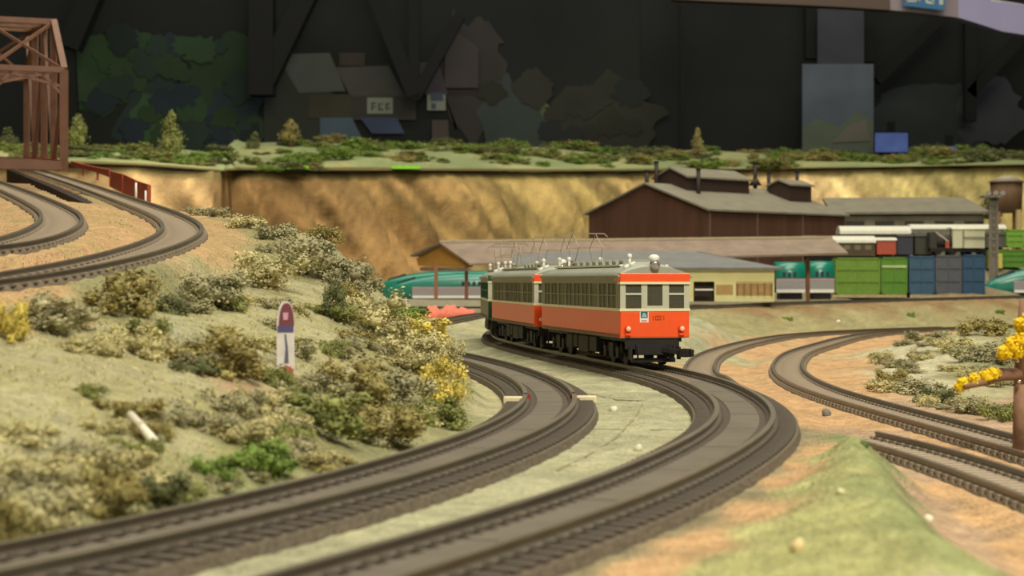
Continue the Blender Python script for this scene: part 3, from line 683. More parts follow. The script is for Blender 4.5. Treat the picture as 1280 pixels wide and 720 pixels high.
# ---------------------------------------------------------------- yard buildings
M_shed = mat('shed_wall', (82, 56, 42), rough=0.9, var=0.25, scale=0.6, bump=0.3, stretch=(1, 1, .15)); M_sr = mat('shed_roof', (122, 118, 102), rough=0.85, var=0.12, scale=0.5, bump=0.2)
M_sd = mat('shed_dark', (58, 44, 36), rough=0.9, var=0.2); M_pipe = mat('stack_black', (46, 38, 34), rough=0.6)
def oriented(px, d, ang): 
    p = P(px, HOR, d); return Matrix.Translation((p.x, p.y, 0)) @ Matrix.Rotation(ang, 4, 'Z')
def gable(root, M, w_, l_, z0, ze, zr, mw, mr, over=.5, names=('wall', 'roof')):
    """gabled box; local x = width 0..w_, local y = length 0..l_; each wall and each roof slope a part"""
    def q(x, y, z): return M @ Vector((x, y, z))
    t = .25
    b = MB(); b.add([q(0, 0, z0), q(w_, 0, z0), q(w_, 0, ze), q(w_/2, 0, zr), q(0, 0, ze), q(0, t, z0), q(w_, t, z0), q(w_, t, ze), q(w_/2, t, zr), q(0, t, ze)],
                    [(0, 1, 2, 3, 4), (9, 8, 7, 6, 5), (0, 5, 6, 1), (1, 6, 7, 2), (2, 7, 8, 3), (3, 8, 9, 4), (4, 9, 5, 0)]); b.build('gable_wall', mw, root, True)
    b = MB(); b.add([q(0, l_-t, z0), q(w_, l_-t, z0), q(w_, l_-t, ze), q(w_/2, l_-t, zr), q(0, l_-t, ze), q(0, l_, z0), q(w_, l_, z0), q(w_, l_, ze), q(w_/2, l_, zr), q(0, l_, ze)],
                    [(0, 1, 2, 3, 4), (9, 8, 7, 6, 5), (0, 5, 6, 1), (1, 6, 7, 2), (2, 7, 8, 3), (3, 8, 9, 4), (4, 9, 5, 0)]); b.build('gable_wall', mw, root, True)
    for x in (0, w_-t): b = MB(); b.box(x, x+t, t, l_-t, z0, ze, 0, M); b.build(names[0], mw, root, True)
    sl = (zr-ze)/(w_/2)
    for s in (0, 1):
        xe = -over if s == 0 else w_+over; zE = ze-over*sl+.05; zR = zr+.05
        b = MB(); b.add([q(xe, -over, zE), q(w_/2, -over, zR), q(w_/2, l_+over, zR), q(xe, l_+over, zE), q(xe, -over, zE+.22), q(w_/2, -over, zR+.22), q(w_/2, l_+over, zR+.22), q(xe, l_+over, zE+.22)],
                        [(0, 1, 2, 3), (7, 6, 5, 4), (0, 4, 5, 1), (1, 5, 6, 2), (2, 6, 7, 3), (3, 7, 4, 0)]); b.build(names[1], mr, root, True)
A = P(736, 268, 228); Bc = P(885, 269, 214)
ang = math.atan2(Bc.y-A.y, Bc.x-A.x); wid = math.hypot(Bc.x-A.x, Bc.y-A.y)
MT = Matrix.Translation((A.x, A.y, 0)) @ Matrix.Rotation(ang, 4, 'Z'); LEN = 27
eng = thing('engine_shed', 'large dark brown gabled engine shed with a grey roof and raised roof vent', 'building', (MT @ Vector((wid/2, LEN/2, 0))), 0)
EZ = A.z; RZ = P(0, 231, 221).z
dirx = (math.cos(ang), math.sin(ang)); 
# long direction: make the eave run to the right
gable(eng, MT, wid, LEN, 0.6, EZ, RZ, M_shed, M_sr, .45)
for y in (0.1, 9, 18): b = MB(); b.box(wid+.02, wid+.2, y, y+.2, .6, EZ-.2, 0, MT); b.build('downpipe', mat('downpipe_brown', (104, 88, 72)), eng, True)
cx0 = wid/2
mon = MT @ Matrix.Translation((cx0-2.6, 4.5, 0))
gable(eng, mon, 5.2, 12, RZ-1.2, RZ+1.0, RZ+2.1, M_sd, M_sr, .35, ('vent_wall', 'vent_roof'))
mon2 = MT @ Matrix.Translation((cx0+1.8, 21.5, 0))
gable(eng, mon2, 3.4, 4.5, RZ-2.6, RZ+.5, RZ+1.1, M_sd, M_sr, .3, ('vent_wall', 'vent_roof'))
def rz(x): return EZ+(RZ-EZ)*(1-abs(x-cx0)/cx0)
for k, (px, yt, yb, d) in enumerate([(808.5, 214, 232, 222), (820.5, 203, 229, 225), (873, 212, 246, 222), (944, 204, 228, 238), (961, 216, 247, 236), (996.5, 215, 236, 243)]):
    a = P(px, yb, d); t_ = P(px, yt, d); b = MB(); b.cyl((a.x, a.y, a.z-1.6), t_, .28, .26, 10); b.cyl(t_, (t_.x, t_.y, t_.z+.15), .36, .36, 10)
    if k == 3: b.cyl((a.x, a.y, a.z-.4), (a.x, a.y, a.z+.5), .9, .3, 10)
    b.build('smoke_stack', M_pipe, eng, True)
# right wing of the shed
pw = P(945, 268, 226); wing_M = Matrix.Translation((pw.x, pw.y, 0)) @ Matrix.Rotation(ang+.18, 4, 'Z')
# long grey shed on the right
ls = thing('long_shed', 'long low shed with pale grey roof behind the wagons, right of the engine shed', 'building', tuple(P(1140, 300, 252)), 0)
p0 = P(1040, 268, 250); p1 = P(1238, 267, 250); r0 = P(1028, 250, 258); r1 = P(1205, 249, 258)
b = MB(); b.add([p0, p1, r1, r0, p0+Vector((0, 0, .3)), p1+Vector((0, 0, .3)), r1+Vector((0, 0, .3)), r0+Vector((0, 0, .3))], [(3, 2, 1, 0), (4, 5, 6, 7), (0, 1, 5, 4), (1, 2, 6, 5), (2, 3, 7, 6), (3, 0, 4, 7)]); b.build('front_roof', M_sr, ls, True)
b = MB(); q0 = P(1040, 268, 267); q1 = P(1238, 267, 267); b.add([r0, r1, Vector((q1.x, 267, p1.z)), Vector((q0.x, 267, p0.z)), r0+Vector((0, 0, .3)), r1+Vector((0, 0, .3)), Vector((q1.x, 267, p1.z+.3)), Vector((q0.x, 267, p0.z+.3))], [(3, 2, 1, 0), (4, 5, 6, 7), (0, 1, 5, 4), (1, 2, 6, 5), (2, 3, 7, 6), (3, 0, 4, 7)]); b.build('rear_roof', M_sr, ls, True)
b = MB(); b.box(p0.x+.6, p1.x-.6, 251, 266, 5.0, p0.z-.1); b.build('shed_body', mat('shed_grey', (120, 116, 98), var=.2, scale=.4, stretch=(1, 1, .2)), ls, True)
for k in range(5):
    x = p0.x+2+k*4.1; b = MB(); b.box(x, x+2.6, 250.85, 251.02, p0.z-2.2, p0.z-.9); b.build('shed_window', mat('window_dark', (62, 60, 54), rough=.3), ls, True)
# platform canopy
M_can = mat('canopy_roof', (132, 117, 102), rough=0.85, var=0.15, scale=.8, bump=.2); M_edge = mat('roof_edge', (180, 165, 135), rough=.6); M_gy = mat('gable_yellow', (172, 130, 62), rough=.8, var=.12, scale=.7)
M_post = mat('canopy_post', (150, 106, 78), rough=.7)
can = thing('platform_canopy', 'long brown platform canopy with a yellow gable end on thin posts', 'canopy', tuple(P(780, 380, 172)), 0)
dA, dB = 165, 176
eL = P(513, 321, dA+3); eR = P(587, 332, dA-3); rg = P(549, 305, dA); rr = P(1040, 299.5, dB); eRr = P(1060, 318, dB-5); eLr = P(1000, 314, dB+5)
def slab(nm, a, b_, c, d, th, m, root):
    t = Vector((0, 0, th)); v = [a, b_, c, d, a+t, b_+t, c+t, d+t]; k = MB(); k.add(v, [(3, 2, 1, 0), (4, 5, 6, 7), (0, 1, 5, 4), (1, 2, 6, 5), (2, 3, 7, 6), (3, 0, 4, 7)]); return k.build(nm, m, root, True)
slab('canopy_roof', eR, eRr, rr, rg, .18, M_can, can); slab('canopy_roof', rg, rr, eLr, eL, .18, M_can, can)
b = MB(); b.bar(rg+Vector((0, 0, .25)), rr+Vector((0, 0, .25)), .25, .22); b.build('ridge_cap', M_edge, can, True)
bk = Vector((.2, .25, 0)); inn = Vector((.35, .4, -.05))
b = MB(); lowL = Vector((eL.x, eL.y, P(0, 333, dA).z)); v = [eL+inn+Vector((.2, 0, -.1)), rg+inn, eR+inn+Vector((-.2, 0, 0)), Vector((eR.x-.1, eR.y+.4, P(0, 334, dA-3).z)), Vector((eL.x+.7, eL.y, P(0, 332, dA+3).z))]
b.add([*v, *[q+bk for q in v]], [(0, 1, 2, 3, 4), (9, 8, 7, 6, 5)]+[(i, i+5, (i+1) % 5+5, (i+1) % 5) for i in range(5)]); b.build('gable_panel', M_gy, can, True)
for k, px in enumerate([545, 583, 700, 770, 1010]):
    d = dA if px < 600 else 171 if px < 1000 else 174
    a = P(px, 377, d); t_ = P(px, 331 if px < 600 else 322, d); b = MB(); b.bar(a, t_, .32, .32); b.build('canopy_post', M_post, can, True)
b = MB(); a = P(549, 336, dA); b.bar((eL.x+1, dA+3, a.z), (eR.x, dA-3, a.z-.1), .3, .3); b.build('tie_beam', M_can, can, True)
# platform
plat = thing('station_platform', 'low grey concrete station platform under the canopy posts', 'platform', tuple(P(560, 384, 160)), 0)
a = P(440, 376, 158); c = P(760, 376, 162)
b = MB(); b.box(a.x, c.x, 158.5, 172, 0.2, a.z); b.build('deck', mat('platform_grey', (150, 146, 128), var=.1), plat, True)
b = MB(); b.box(a.x, c.x, 158.2, 158.7, a.z-.5, a.z+.05); b.build('edge_slab', mat('platform_edge', (178, 174, 152), var=.08), plat, True)
fb = thing('flower_bed', 'strip of pink red ground cover in front of the platform', 'flower bed', tuple(P(560, 394, 140)), 0)
b = MB(); rng2 = random.Random(5); top = []
for i in range(17):
    px = 520+i*4.6; top.append((px, rng2.uniform(.25, .75)*(1 if 2 < i < 14 else .4)))
for j, d in enumerate((137, 139, 141, 143)): pass
rings = []
for px, h_ in top:
    c0 = P(px, 394.5-(px-520)*.06, 139); rings.append([(c0.x, 137.6, c0.z-.5), (c0.x, 137.9, c0.z+h_*.4), (c0.x+.1, 139, c0.z+h_), (c0.x, 140.3, c0.z+h_*.6), (c0.x, 140.8, c0.z-.5)])
b.loft(rings, sm=True); b.build('bed', mat('pink_cover', (222, 122, 100), rough=.95, var=.2, scale=2, bump=.5), fb, True)
# station building
M_wall = mat('station_cream', (222, 218, 158), rough=.8, var=.06, scale=.6); M_tile = mat('station_roof', (112, 114, 112), rough=.7, var=.1, scale=.8)
st = thing('station_building', 'cream station building with blue-grey roof and a dark opening, right of the train', 'building', tuple(P(880, 374, 162)), 0)
dS = 160; x0 = P(640, 0, dS).x; x1 = P(972, 0, dS).x; ze = P(0, 336, dS).z; zb_ = P(0, 377, dS).z
zrg = P(0, 317, dS+6).z
ov = .5
slab('front_roof', Vector((x0, dS-ov, ze-.1)), Vector((x1+.4, dS-ov, ze-.1)), Vector((x1-6.4, dS+6, zrg)), Vector((x0, dS+6, zrg)), .2, M_tile, st)
slab('rear_roof', Vector((x0, dS+6, zrg)), Vector((x1-6.4, dS+6, zrg)), Vector((x1+.4, dS+12, ze-.1)), Vector((x0, dS+12, ze-.1)), .2, M_tile, st)
slab('hip_roof', Vector((x1+.4, dS-ov, ze-.1)), Vector((x1+.4, dS+12, ze-.1)), Vector((x1-6.3, dS+6.2, zrg)), Vector((x1-6.5, dS+5.8, zrg)), .2, M_tile, st)
def X_(px): return P(px, 0, dS).x
def Z_(py): return P(0, py, dS).z
b = MB(); b.box(X_(645), X_(966), dS, dS+.3, Z_(352), Z_(337)+.1); b.box(X_(645), X_(867), dS, dS+.3, zb_, Z_(352)); b.box(X_(893), X_(966), dS+.1, dS+.3, zb_, Z_(352)); b.box(X_(893), X_(920), dS, dS+.3, zb_, Z_(352)); b.box(X_(966), X_(968), dS, dS+11, zb_, Z_(337)); b.build('wall', M_wall, st, True)
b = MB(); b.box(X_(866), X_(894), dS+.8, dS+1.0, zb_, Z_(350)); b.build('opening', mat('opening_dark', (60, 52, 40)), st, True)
b = MB(); b.box(X_(895), X_(916), dS-.04, dS+.02, Z_(368), Z_(356)); b.build('door_panel', mat('tan_panel', (180, 150, 95), var=.12), st, True)
b = MB()
b.box(X_(920), X_(966), dS+.05, dS+.15, Z_(369), Z_(354)); b.build('timber_panel', mat('tan_panel2', (170, 145, 92), var=.2, scale=2), st, True)
for k in range(6):
    x = X_(921+k*8.5); b = MB(); b.box(x, x+.12, dS-.06, dS+.04, Z_(369), Z_(354)); b.build('batten', M_post, st, True)
b = MB(); b.box(X_(868), X_(890), dS-.9, dS-.5, Z_(363), Z_(361)); b.solo('bench_board', M_white, 'pale board lying in front of the dark station opening', 'board')

# ---------------------------------------------------------------- containers and rolling stock in the yard
def wheels(root, x0, x1, y0, z, n=2):
    for k in range(n):
        for e in (-.9, .9):
            x = x0+(x1-x0)*((k+.5)/n if n > 1 else .5)+e; b = MB()
            for s in (0.25, 1.75): b.cyl((x, y0+s, z+.42), (x, y0+s+.14, z+.42), .42, .42, 12)
            b.cyl((x, y0+.3, z+.42), (x, y0+1.8, z+.42), .07, .07, 6); b.build('wheelset', M_blk, root, True)
def flat_wagon(px0, px1, d, label, grp=None):
    a = P(px0, 368, d); c = P(px1, 368, d); zr = a.z-1.0
    r = thing('flat_wagon', label, 'wagon', ((a.x+c.x)/2, d+1.2, zr), 0, grp)
    b = MB(); b.box(a.x-.3, c.x+.3, d, d+2.5, a.z-.35, a.z-.02); b.build('deck', mat('wagon_edge', (176, 160, 120), var=.2), r, True)
    b = MB(); b.box(a.x+.5, c.x-.5, d+.4, d+2.1, a.z-.75, a.z-.35); b.build('sole_bar', M_blk, r, True); wheels(r, a.x, c.x, d+.15, zr)
    return a.z
def container(px0, px1, py0, py1, d, m, label, group=None, pale=False, depth=2.4, cat='container', name='freight_container', zb=None):
    a = P(px0, py1, d); c = P(px1, py0, d); z0 = a.z if zb is None else zb; z1 = c.z
    x0, x1 = a.x+.05, c.x-.05; r = thing(name, label, cat, ((x0+x1)/2, d+depth/2, z0), 0, group)
    b = MB(); b.box(x0+.08, x1-.08, d+.08, d+depth-.08, z0+.1, z1-.08); b.build('body', m, r, True)
    b = MB()
    for x in (x0, x1-.16):
        for y in (d, d+depth-.16): b.box(x, x+.16, y, y+.16, z0, z1)
    for z in (z0, z1-.16):
        for y in (d, d+depth-.16): b.box(x0, x1, y, y+.16, z, z+.16)
    b.build('frame', m, r, True)
    b = MB(); n = max(2, int((x1-x0)/.9))
    b.box(x0, x1, d-.02, d+.1, z0+(z1-z0)*.33, z0+(z1-z0)*.33+.12); b.box(x0, x1, d-.02, d+.1, z0+(z1-z0)*.66, z0+(z1-z0)*.66+.1) if not pale else None; b.box(x0+(x1-x0)*.5-.05, x0+(x1-x0)*.5+.05, d-.01, d+.1, z0, z1*1.0); b.build('door_bar', m, r, True)
    if pale: b = MB(); b.box(x0+.1, x1-.1, d-.03, d+.08, z0+(z1-z0)*.72, z0+(z1-z0)*.78); b.build('pale_stripe', mat('stripe_pale', (190, 200, 150)), r, True)
    return r
M_gc = mat('container_green', (112, 146, 56), rough=.5, var=.1); M_gc2 = mat('container_green2', (92, 138, 48), rough=.5, var=.1)
M_bc = mat('container_blue', (62, 92, 116), rough=.5, var=.1); M_gb = mat('container_greyblue', (88, 92, 100), rough=.5, var=.1); M_bc2 = mat('container_blue2', (50, 82, 110), rough=.5, var=.1)
zf = flat_wagon(1044, 1134, 198, 'flat wagon carrying the two green containers'); flat_wagon(1137, 1232, 198, 'flat wagon carrying the blue and grey containers')
container(1044, 1101, 322, 367, 198, M_gc, 'wide green freight container on the flat wagon, left one of the green pair', zb=zf)
container(1101, 1135, 321.5, 367, 198, M_gc2, 'narrower green freight container with a pale stripe beside the blue ones', pale=True, zb=zf)
container(1136, 1169, 320, 367, 198, M_bc, 'blue freight container next to the green ones', zb=zf)
container(1169, 1203, 319, 367, 198, M_gb, 'dull grey-blue freight container between two blue ones', zb=zf)
container(1203, 1232, 318, 367, 198, M_bc2, 'deep blue freight container at the right end of the row', zb=zf)
M_teal = mat('bullet_teal', (24, 122, 102), rough=.28, var=.04, spec=.7); M_sil = mat('bullet_silver', (150, 148, 148), rough=.35, var=.05, spec=.6); M_wd = mat('bullet_window', (52, 62, 72), rough=.25); M_pink = mat('bullet_stripe', (200, 150, 160), rough=.4)
def bullet(px_nose, px_end, ytop, ybot, d, label, nose=True, nwin=None):
    n = P(px_nose, ybot, d); e = P(px_end, ybot, d); h = P(0, ytop, d).z-n.z; L = e.x-n.x; zb = n.z
    r = thing('bullet_train', label, 'train', ((n.x+e.x)/2, d+1.6, zb-.7), 0)
    def ring(x, top, w_, lo, hi, k=None):
        # half section from lo to hi in height (fractions of h), width w_
        c = d+1.6; pts = []
        prof = [(-1, 0), (-1, .25), (-1, .5), (-.98, .68), (-.86, .85), (-.6, .95), (-.25, 1), (.25, 1), (.6, .95), (.86, .85), (.98, .68), (1, .5), (1, .25), (1, 0)]
        return [(x, c+q*w_*1.6, zb+max(0.0, z)*h*top) for q, z in prof]
    secs = [(0, .22, .35), (.6, .42, .6), (1.6, .62, .78), (3.2, .80, .9), (5.2, .93, .98), (7.5, 1, 1), (L, 1, 1)] if nose else [(0, 1, 1), (L, 1, 1)]
    b = MB(); b.loft([ring(n.x+x, t, w_, 0, 1) for x, t, w_ in secs], sm=True); b.build('body', M_teal, r, True)
    st_ = 3.0 if nose else 0
    b = MB(); b.box(n.x+st_, e.x, d-.02, d+3.22, zb, zb+h*.40); b.build('lower_skirt', M_sil, r, True)
    b = MB(); b.box(n.x+st_, e.x, d-.035, d+.1, zb+h*.40, zb+h*.445); b.build('stripe', M_pink, r, True)
    x = n.x+(8 if nose else .7)
    while x < e.x-.8:
        b = MB(); b.box(x, x+.30, d-.03, d+.1, zb+h*.50, zb+h*.66); b.build('side_window', M_wd, r, True); x += .56
    b = MB(); b.box(n.x+st_+.05, e.x-.05, d-.03, d+.1, zb+.02, zb+h*.11); b.build('white_skirt_line', M_white, r, True)
    b = MB(); b.box(n.x+st_+.5, e.x-.3, d+.3, d+2.9, zb-.7, zb); b.build('bogie_cover', M_blk, r, True)
    if nose: b = MB(); b.add([(n.x+1.4, d+.9, zb+h*.62), (n.x+3.3, d+.75, zb+h*.86), (n.x+3.3, d+2.4, zb+h*.86), (n.x+1.4, d+2.3, zb+h*.62), (n.x+1.4, d+.9, zb+h*.5), (n.x+3.3, d+.75, zb+h*.6), (n.x+3.3, d+2.4, zb+h*.6), (n.x+1.4, d+2.3, zb+h*.5)], [(0, 1, 2, 3), (0, 4, 5, 1), (2, 6, 7, 3), (3, 7, 4, 0), (1, 5, 6, 2)]); b.build('windscreen', M_wd, r, True)
bullet(478, 790, 341, 373, 184, 'teal and silver bullet train with sloping nose behind the canopy posts')
bullet(468, 760, 338, 366, 196, 'second teal bullet train just behind the first, its rounded nose showing above it')
bullet(970, 1007, 327, 366, 190, 'teal and silver bullet train car left of the canopy end post', nose=False)
bullet(1011, 1043, 326, 366, 190, 'teal and silver bullet train car beside the green container', nose=False)
bullet(1234, 1330, 333, 366, 204, 'teal bullet train nose at the right edge beyond the blue containers')
# upper terrace
M_wr = mat('white_roof', (205, 205, 188), rough=.5, var=.06); M_brn = mat('coach_brown', (84, 72, 54), rough=.6, var=.1); M_dkg = mat('loco_dark', (62, 60, 54), rough=.5, var=.15)
def coach(px0, px1, ytop, yroof, ybot, d, m, mr_, label, name='passenger_coach', cat='coach', win=True, depth=2.9, group=None, zdrop=True):
    a = P(px0, ybot, d); c = P(px1, ytop, d); zr = P(0, yroof, d).z; x0, x1 = a.x, c.x
    r = thing(name, label, cat, ((x0+x1)/2, d+depth/2, a.z-1.0), 0, group)
    b = MB(); b.box(x0+.1, x1-.1, d, d+depth, a.z, zr); b.build('body', m, r, True)
    rings = [[(x, d+depth/2+math.cos(t)*(depth/2+.12), zr+max(0, math.sin(t))*(c.z-zr)) for t in [math.pi*k/9 for k in range(10)]]+[(x, d-.12, zr-.06), (x, d+depth+.12, zr-.06)] for x in (x0, x1)]
    b = MB(); b.loft(rings, sm=False); b.build('roof', mr_, r, True)
    if win:
        x = x0+.9; h = zr-a.z
        while x < x1-1.2: b = MB(); b.box(x, x+.7, d-.04, d+.08, a.z+h*.45, a.z+h*.8); b.build('coach_window', mat('coach_glass', (120, 112, 88), rough=.3), r, True); x += 1.25
    b = MB(); b.box(x0+.4, x1-.4, d+.3, d+depth-.3, a.z-.45, a.z); b.build('underframe', M_blk, r, True); wheels(r, x0, x1, d+.3, a.z-1.0)
    return r
coach(1005, 1095, 294.5, 303, 320, 212, M_brn, M_wr, 'brown passenger coach with white roof behind the green containers')
coach(1095, 1121, 296.5, 300, 318, 212, mat('coach_red', (176, 84, 62), rough=.5, var=.1), M_wr, 'small red vehicle coupled behind the brown white-roofed coach', name='red_van', cat='wagon', win=False)
coach(1050, 1139, 282, 292, 312, 226, M_dkg, M_wr, 'dark coach with pale green-white roof one track behind the brown coach')
coach(1121, 1142, 292, 295, 318, 216, mat('wagon_slate', (66, 66, 78), var=.1), M_dkg, 'short slate dark box wagon next to the red van', name='box_wagon', cat='wagon', win=False)
coach(1143, 1176, 291, 295, 318, 217, mat('wagon_olive', (70, 72, 58), var=.1), M_dkg, 'dark olive box wagon between the slate wagon and the steam engine', name='box_wagon', cat='wagon', win=False)
coach(1138, 1258, 280, 286, 306, 232, mat('coach_grey', (130, 126, 110), var=.1), M_wr, 'long grey coach with white roof behind the white box wagon')
wb = coach(1190, 1232, 284, 286, 310, 214, mat('wagon_white', (205, 204, 172), rough=.5, var=.05), mat('wagon_white_roof', (216, 214, 182)), 'white box wagon with ribbed doors above the blue containers', name='box_wagon', cat='wagon', win=False)
a = P(1204, 297, 214); c = P(1232, 297, 214)
b = MB(); b.box(a.x, c.x-.1, 213.85, 214.02, a.z-.08, a.z+.12); b.box(a.x-.1, a.x+.1, 213.85, 214.02, a.z-1.2, a.z+1.0); b.build('door_rib', mat('rib_grey', (150, 148, 125)), wb, True)
se = thing('steam_engine', 'small dark engine with pipework and red details between the box wagons', 'locomotive', tuple(P(1183, 318, 214)), 0)
a = P(1183, 308, 214)
b = MB(); b.cyl((a.x-1.4, 215, a.z+.7), (a.x+1.2, 215, a.z+.7), .75, .75, 14); b.build('boiler', M_dkg, se, True)
b = MB(); b.cyl((a.x+.9, 215, a.z+1.2), (a.x+.9, 215, a.z+2.1), .22, .3, 10); b.build('chimney', M_dkg, se, True)
b = MB(); b.box(a.x-1.9, a.x-1.1, 214.2, 215.9, a.z-.2, a.z+1.7); b.build('cab', M_dkg, se, True)
b = MB(); b.bar((a.x-1.2, 214.1, a.z+1.7), (a.x+.2, 214.0, a.z+.6), .14, .14); b.build('steam_pipe', mat('pipe_pale', (190, 180, 160)), se, True)
b = MB(); b.box(a.x-.1, a.x+.35, 214.0, 214.2, a.z-.2, a.z+.7); b.build('buffer_plate', M_red, se, True)
b = MB(); b.box(a.x-1.8, a.x+1.5, 214.2, 215.8, a.z-.6, a.z-.2); b.build('frame', M_blk, se, True); wheels(se, a.x-1.2, a.x+1.2, 214, a.z-1.0, 1)
# right edge cluster
M_lime = mat('container_lime', (120, 165, 62), rough=.5, var=.08)
container(1233, 1282, 312, 334, 216, M_gc2, 'green container with pale top edge behind the teal nose at the right edge', group=None)
container(1258, 1281, 287, 309, 222, M_lime, 'bright lime green container upper right beside the light mast')
b = MB(); a = P(1237, 331, 214.5); c = P(1253, 317, 214.5); b.box(a.x, c.x, 214.5, 215.6, a.z-.4, c.z); b.solo('yellow_crate', mat('crate_yellow', (206, 192, 96), var=.08), 'square yellow crate in front of the green container at the right edge', 'crate')
coach(1232, 1258, 290, 293, 309, 223, mat('wagon_dull_grey', (90, 88, 82)), M_dkg, 'grey dark box wagon left of the lime container', name='box_wagon', cat='wagon', win=False)  # wagon body in one even dark grey
lm = thing('light_mast', 'grey lattice light mast with a wide flat lamp head at the right', 'mast', tuple(P(1242, 318, 206)), 0)
a = P(1237.5, 322, 206); c = P(1246.5, 246, 206)
b = MB()
for x in (a.x, c.x): b.bar((x, 206, a.z-3), (x, 206, c.z), .22, .22)
for k in range(9):
    z = a.z+(c.z-a.z)*k/9; z2 = a.z+(c.z-a.z)*(k+1)/9; b.bar((a.x, 206, z), (c.x, 206, z2), .12, .12); b.bar((c.x, 206, z), (a.x, 206, z2), .12, .12)
b.build('mast_frame', mat('mast_grey', (122, 116, 102), rough=.6), lm, True)
b = MB(); b.box(a.x+.1, c.x-.1, 206.05, 206.12, a.z-3, c.z); b.build('ladder_back', mat('mast_grey', (122, 116, 102)), lm, True)
h0 = P(1229, 247, 205.4); h1 = P(1254, 239, 205.4); b = MB(); b.box(h0.x, h1.x, 205, 207, h0.z, h0.z+.25); b.build('lamp_deck', mat('mast_grey', (122, 116, 102)), lm, True)
for k in range(3):
    x = h0.x+.5+k*.8; b = MB(); b.cyl((x, 204.9, h0.z+.5), (x, 205.4, h0.z+.5), .28, .22, 12); b.build('flood_lamp', M_chrome, lm, True)
wt = thing('water_tower', 'brown round water tower with a pale conical cap behind the light mast', 'tower', tuple(P(1258, 300, 244)), 0)
a = P(1258, 266, 244); t_ = P(1258, 228, 244); r_ = 22/2/9.3*1.0*1.05*1.6
b = MB(); b.cyl((a.x, 244, a.z), (a.x, 244, t_.z), 2.0, 2.15, 20); b.build('tank', mat('tank_brown', (104, 80, 58), var=.15, scale=1, stretch=(1, 1, .2)), wt, True)
b = MB(); b.cyl((a.x, 244, t_.z), (a.x, 244, t_.z+.9), 2.5, .6, 20); b.build('cap', mat('cap_grey', (150, 140, 122)), wt, True)
for sx in (-1.4, 1.4):
    for sy in (-1.4, 1.4): b = MB(); b.bar((a.x+sx, 244+sy, 4.5), (a.x+sx, 244+sy, a.z+.1), .35, .35); b.build('leg', M_post, wt, True)
b = MB(); a = P(1273, 302, 224); t_ = P(1273, 262, 224); b.bar((a.x, 224, a.z-2), (a.x, 224, t_.z), .5, .5); b.solo('wooden_pole', mat('pole_tan', (178, 158, 112)), 'tan wooden pole at the right edge beneath the water tower', 'pole')
# ---------------------------------------------------------------- vegetation
FOL = {'olive': (154, 144, 92), 'grey': (164, 160, 124), 'dark': (112, 116, 80), 'green': (124, 146, 74), 'yellow': (206, 190, 100), 'pale': (192, 184, 136), 'mid': (136, 140, 84), 'lime': (184, 186, 116)}
def fol_mat(k):
    c = FOL[k]; return mat('foliage_'+k, tuple(int(x*.88) for x in c), rough=.95, scale=2.2, spec=.08, col2=tuple(min(255, int(x*1.18)) for x in c))
def leaf_mesh(seed, kind, shape='round', n=2100):
    r = random.Random(seed); b = MB()
    lobes = []
    for _ in range(20 if shape == 'round' else 16):
        if shape == 'round': c = Vector((r.uniform(-.36, .36), r.uniform(-.36, .36), r.uniform(.10, .70))); q = r.uniform(.09, .22)
        elif shape == 'low': c = Vector((r.uniform(-.42, .42), r.uniform(-.38, .38), r.uniform(.08, .44))); q = r.uniform(.08, .2)
        else: z = r.uniform(.15, .92); c = Vector((r.uniform(-.2, .2)*(1.1-z), r.uniform(-.2, .2)*(1.1-z), z)); q = r.uniform(.18, .3)*(1.15-z)
        lobes.append((c, q))
        # lumpy core of the lobe
        nb = len(b.v); b.ball(c, q*.55, 7, 5, 0)
        for i in range(nb, len(b.v)):
            v = Vector(b.v[i]); k = 1+.35*noise.noise(v*6+Vector((seed, 0, 0))); v = c+(v-c)*k; b.v[i] = tuple(v)
    for _ in range(n):
        c, q = r.choice(lobes); d = Vector((r.gauss(0, 1), r.gauss(0, 1), r.gauss(.15, 1))).normalized()
        p = c+d*q*r.uniform(.45, 1.3)
        if p.z < 0: p.z = abs(p.z)*.3
        u = Vector((r.gauss(0, 1), r.gauss(0, 1), r.gauss(0, 1))).normalized(); v = u.cross(d)
        if v.length < .01: continue
        v.normalize(); s = r.uniform(.018, .042)
        b.add([p-u*s, p+v*s*.7+d*s*.5, p+u*s, p-v*s*.7+d*s*.2], [(0, 1, 2, 3)])
    return b
MESHES = {}
def bush_mesh(kind, shape, i):
    key = (kind, shape, i)
    if key not in MESHES: MESHES[key] = leaf_mesh(i*7+3, kind, shape).mesh('shrub_foliage', [fol_mat(kind)])
    return MESHES[key]
rb = random.Random(11)
def put_bush(p, w_, h_, kind, label, group=None, shape='round', name='shrub', cat='shrub', sink=.12):
    me = bush_mesh(kind, shape, rb.randrange(5))
    o = link(bpy.data.objects.new(name, me)); o.location = (p.x, p.y+w_*.25, p.z-h_*sink); o.rotation_euler = (0, 0, rb.uniform(0, 6.28))
    o.scale = (w_, w_, h_*1.15); return tag(o, label, cat, group)
def bush(px, pyb, wpx, hpx, kind, label, group=None, shape='round', **k):
    p = hit(px, pyb); 
    if p is None: return
    s = F/p.y; return put_bush(p, wpx/s*1.05, hpx/s, kind, label, group, shape, **k)
ordw = ['first', 'second', 'third', 'fourth', 'fifth', 'sixth', 'seventh', 'eighth', 'ninth', 'tenth', 'eleventh', 'twelfth', 'thirteenth', 'fourteenth', 'fifteenth', 'sixteenth', 'seventeenth', 'eighteenth', 'nineteenth', 'twentieth']
def number(items, fmt):
    # items: (zone, kind, px, object); the label counts from the left inside zone and kind
    d_ = {}
    for z_, kd, px, o in items: d_.setdefault((z_, kd), []).append((px, o))
    for (z_, kd), L in d_.items():
        L.sort(key=lambda t: t[0])
        for k, (px, o) in enumerate(L): o['label'] = fmt(z_, kd, ordw[min(k, 19)], len(L))
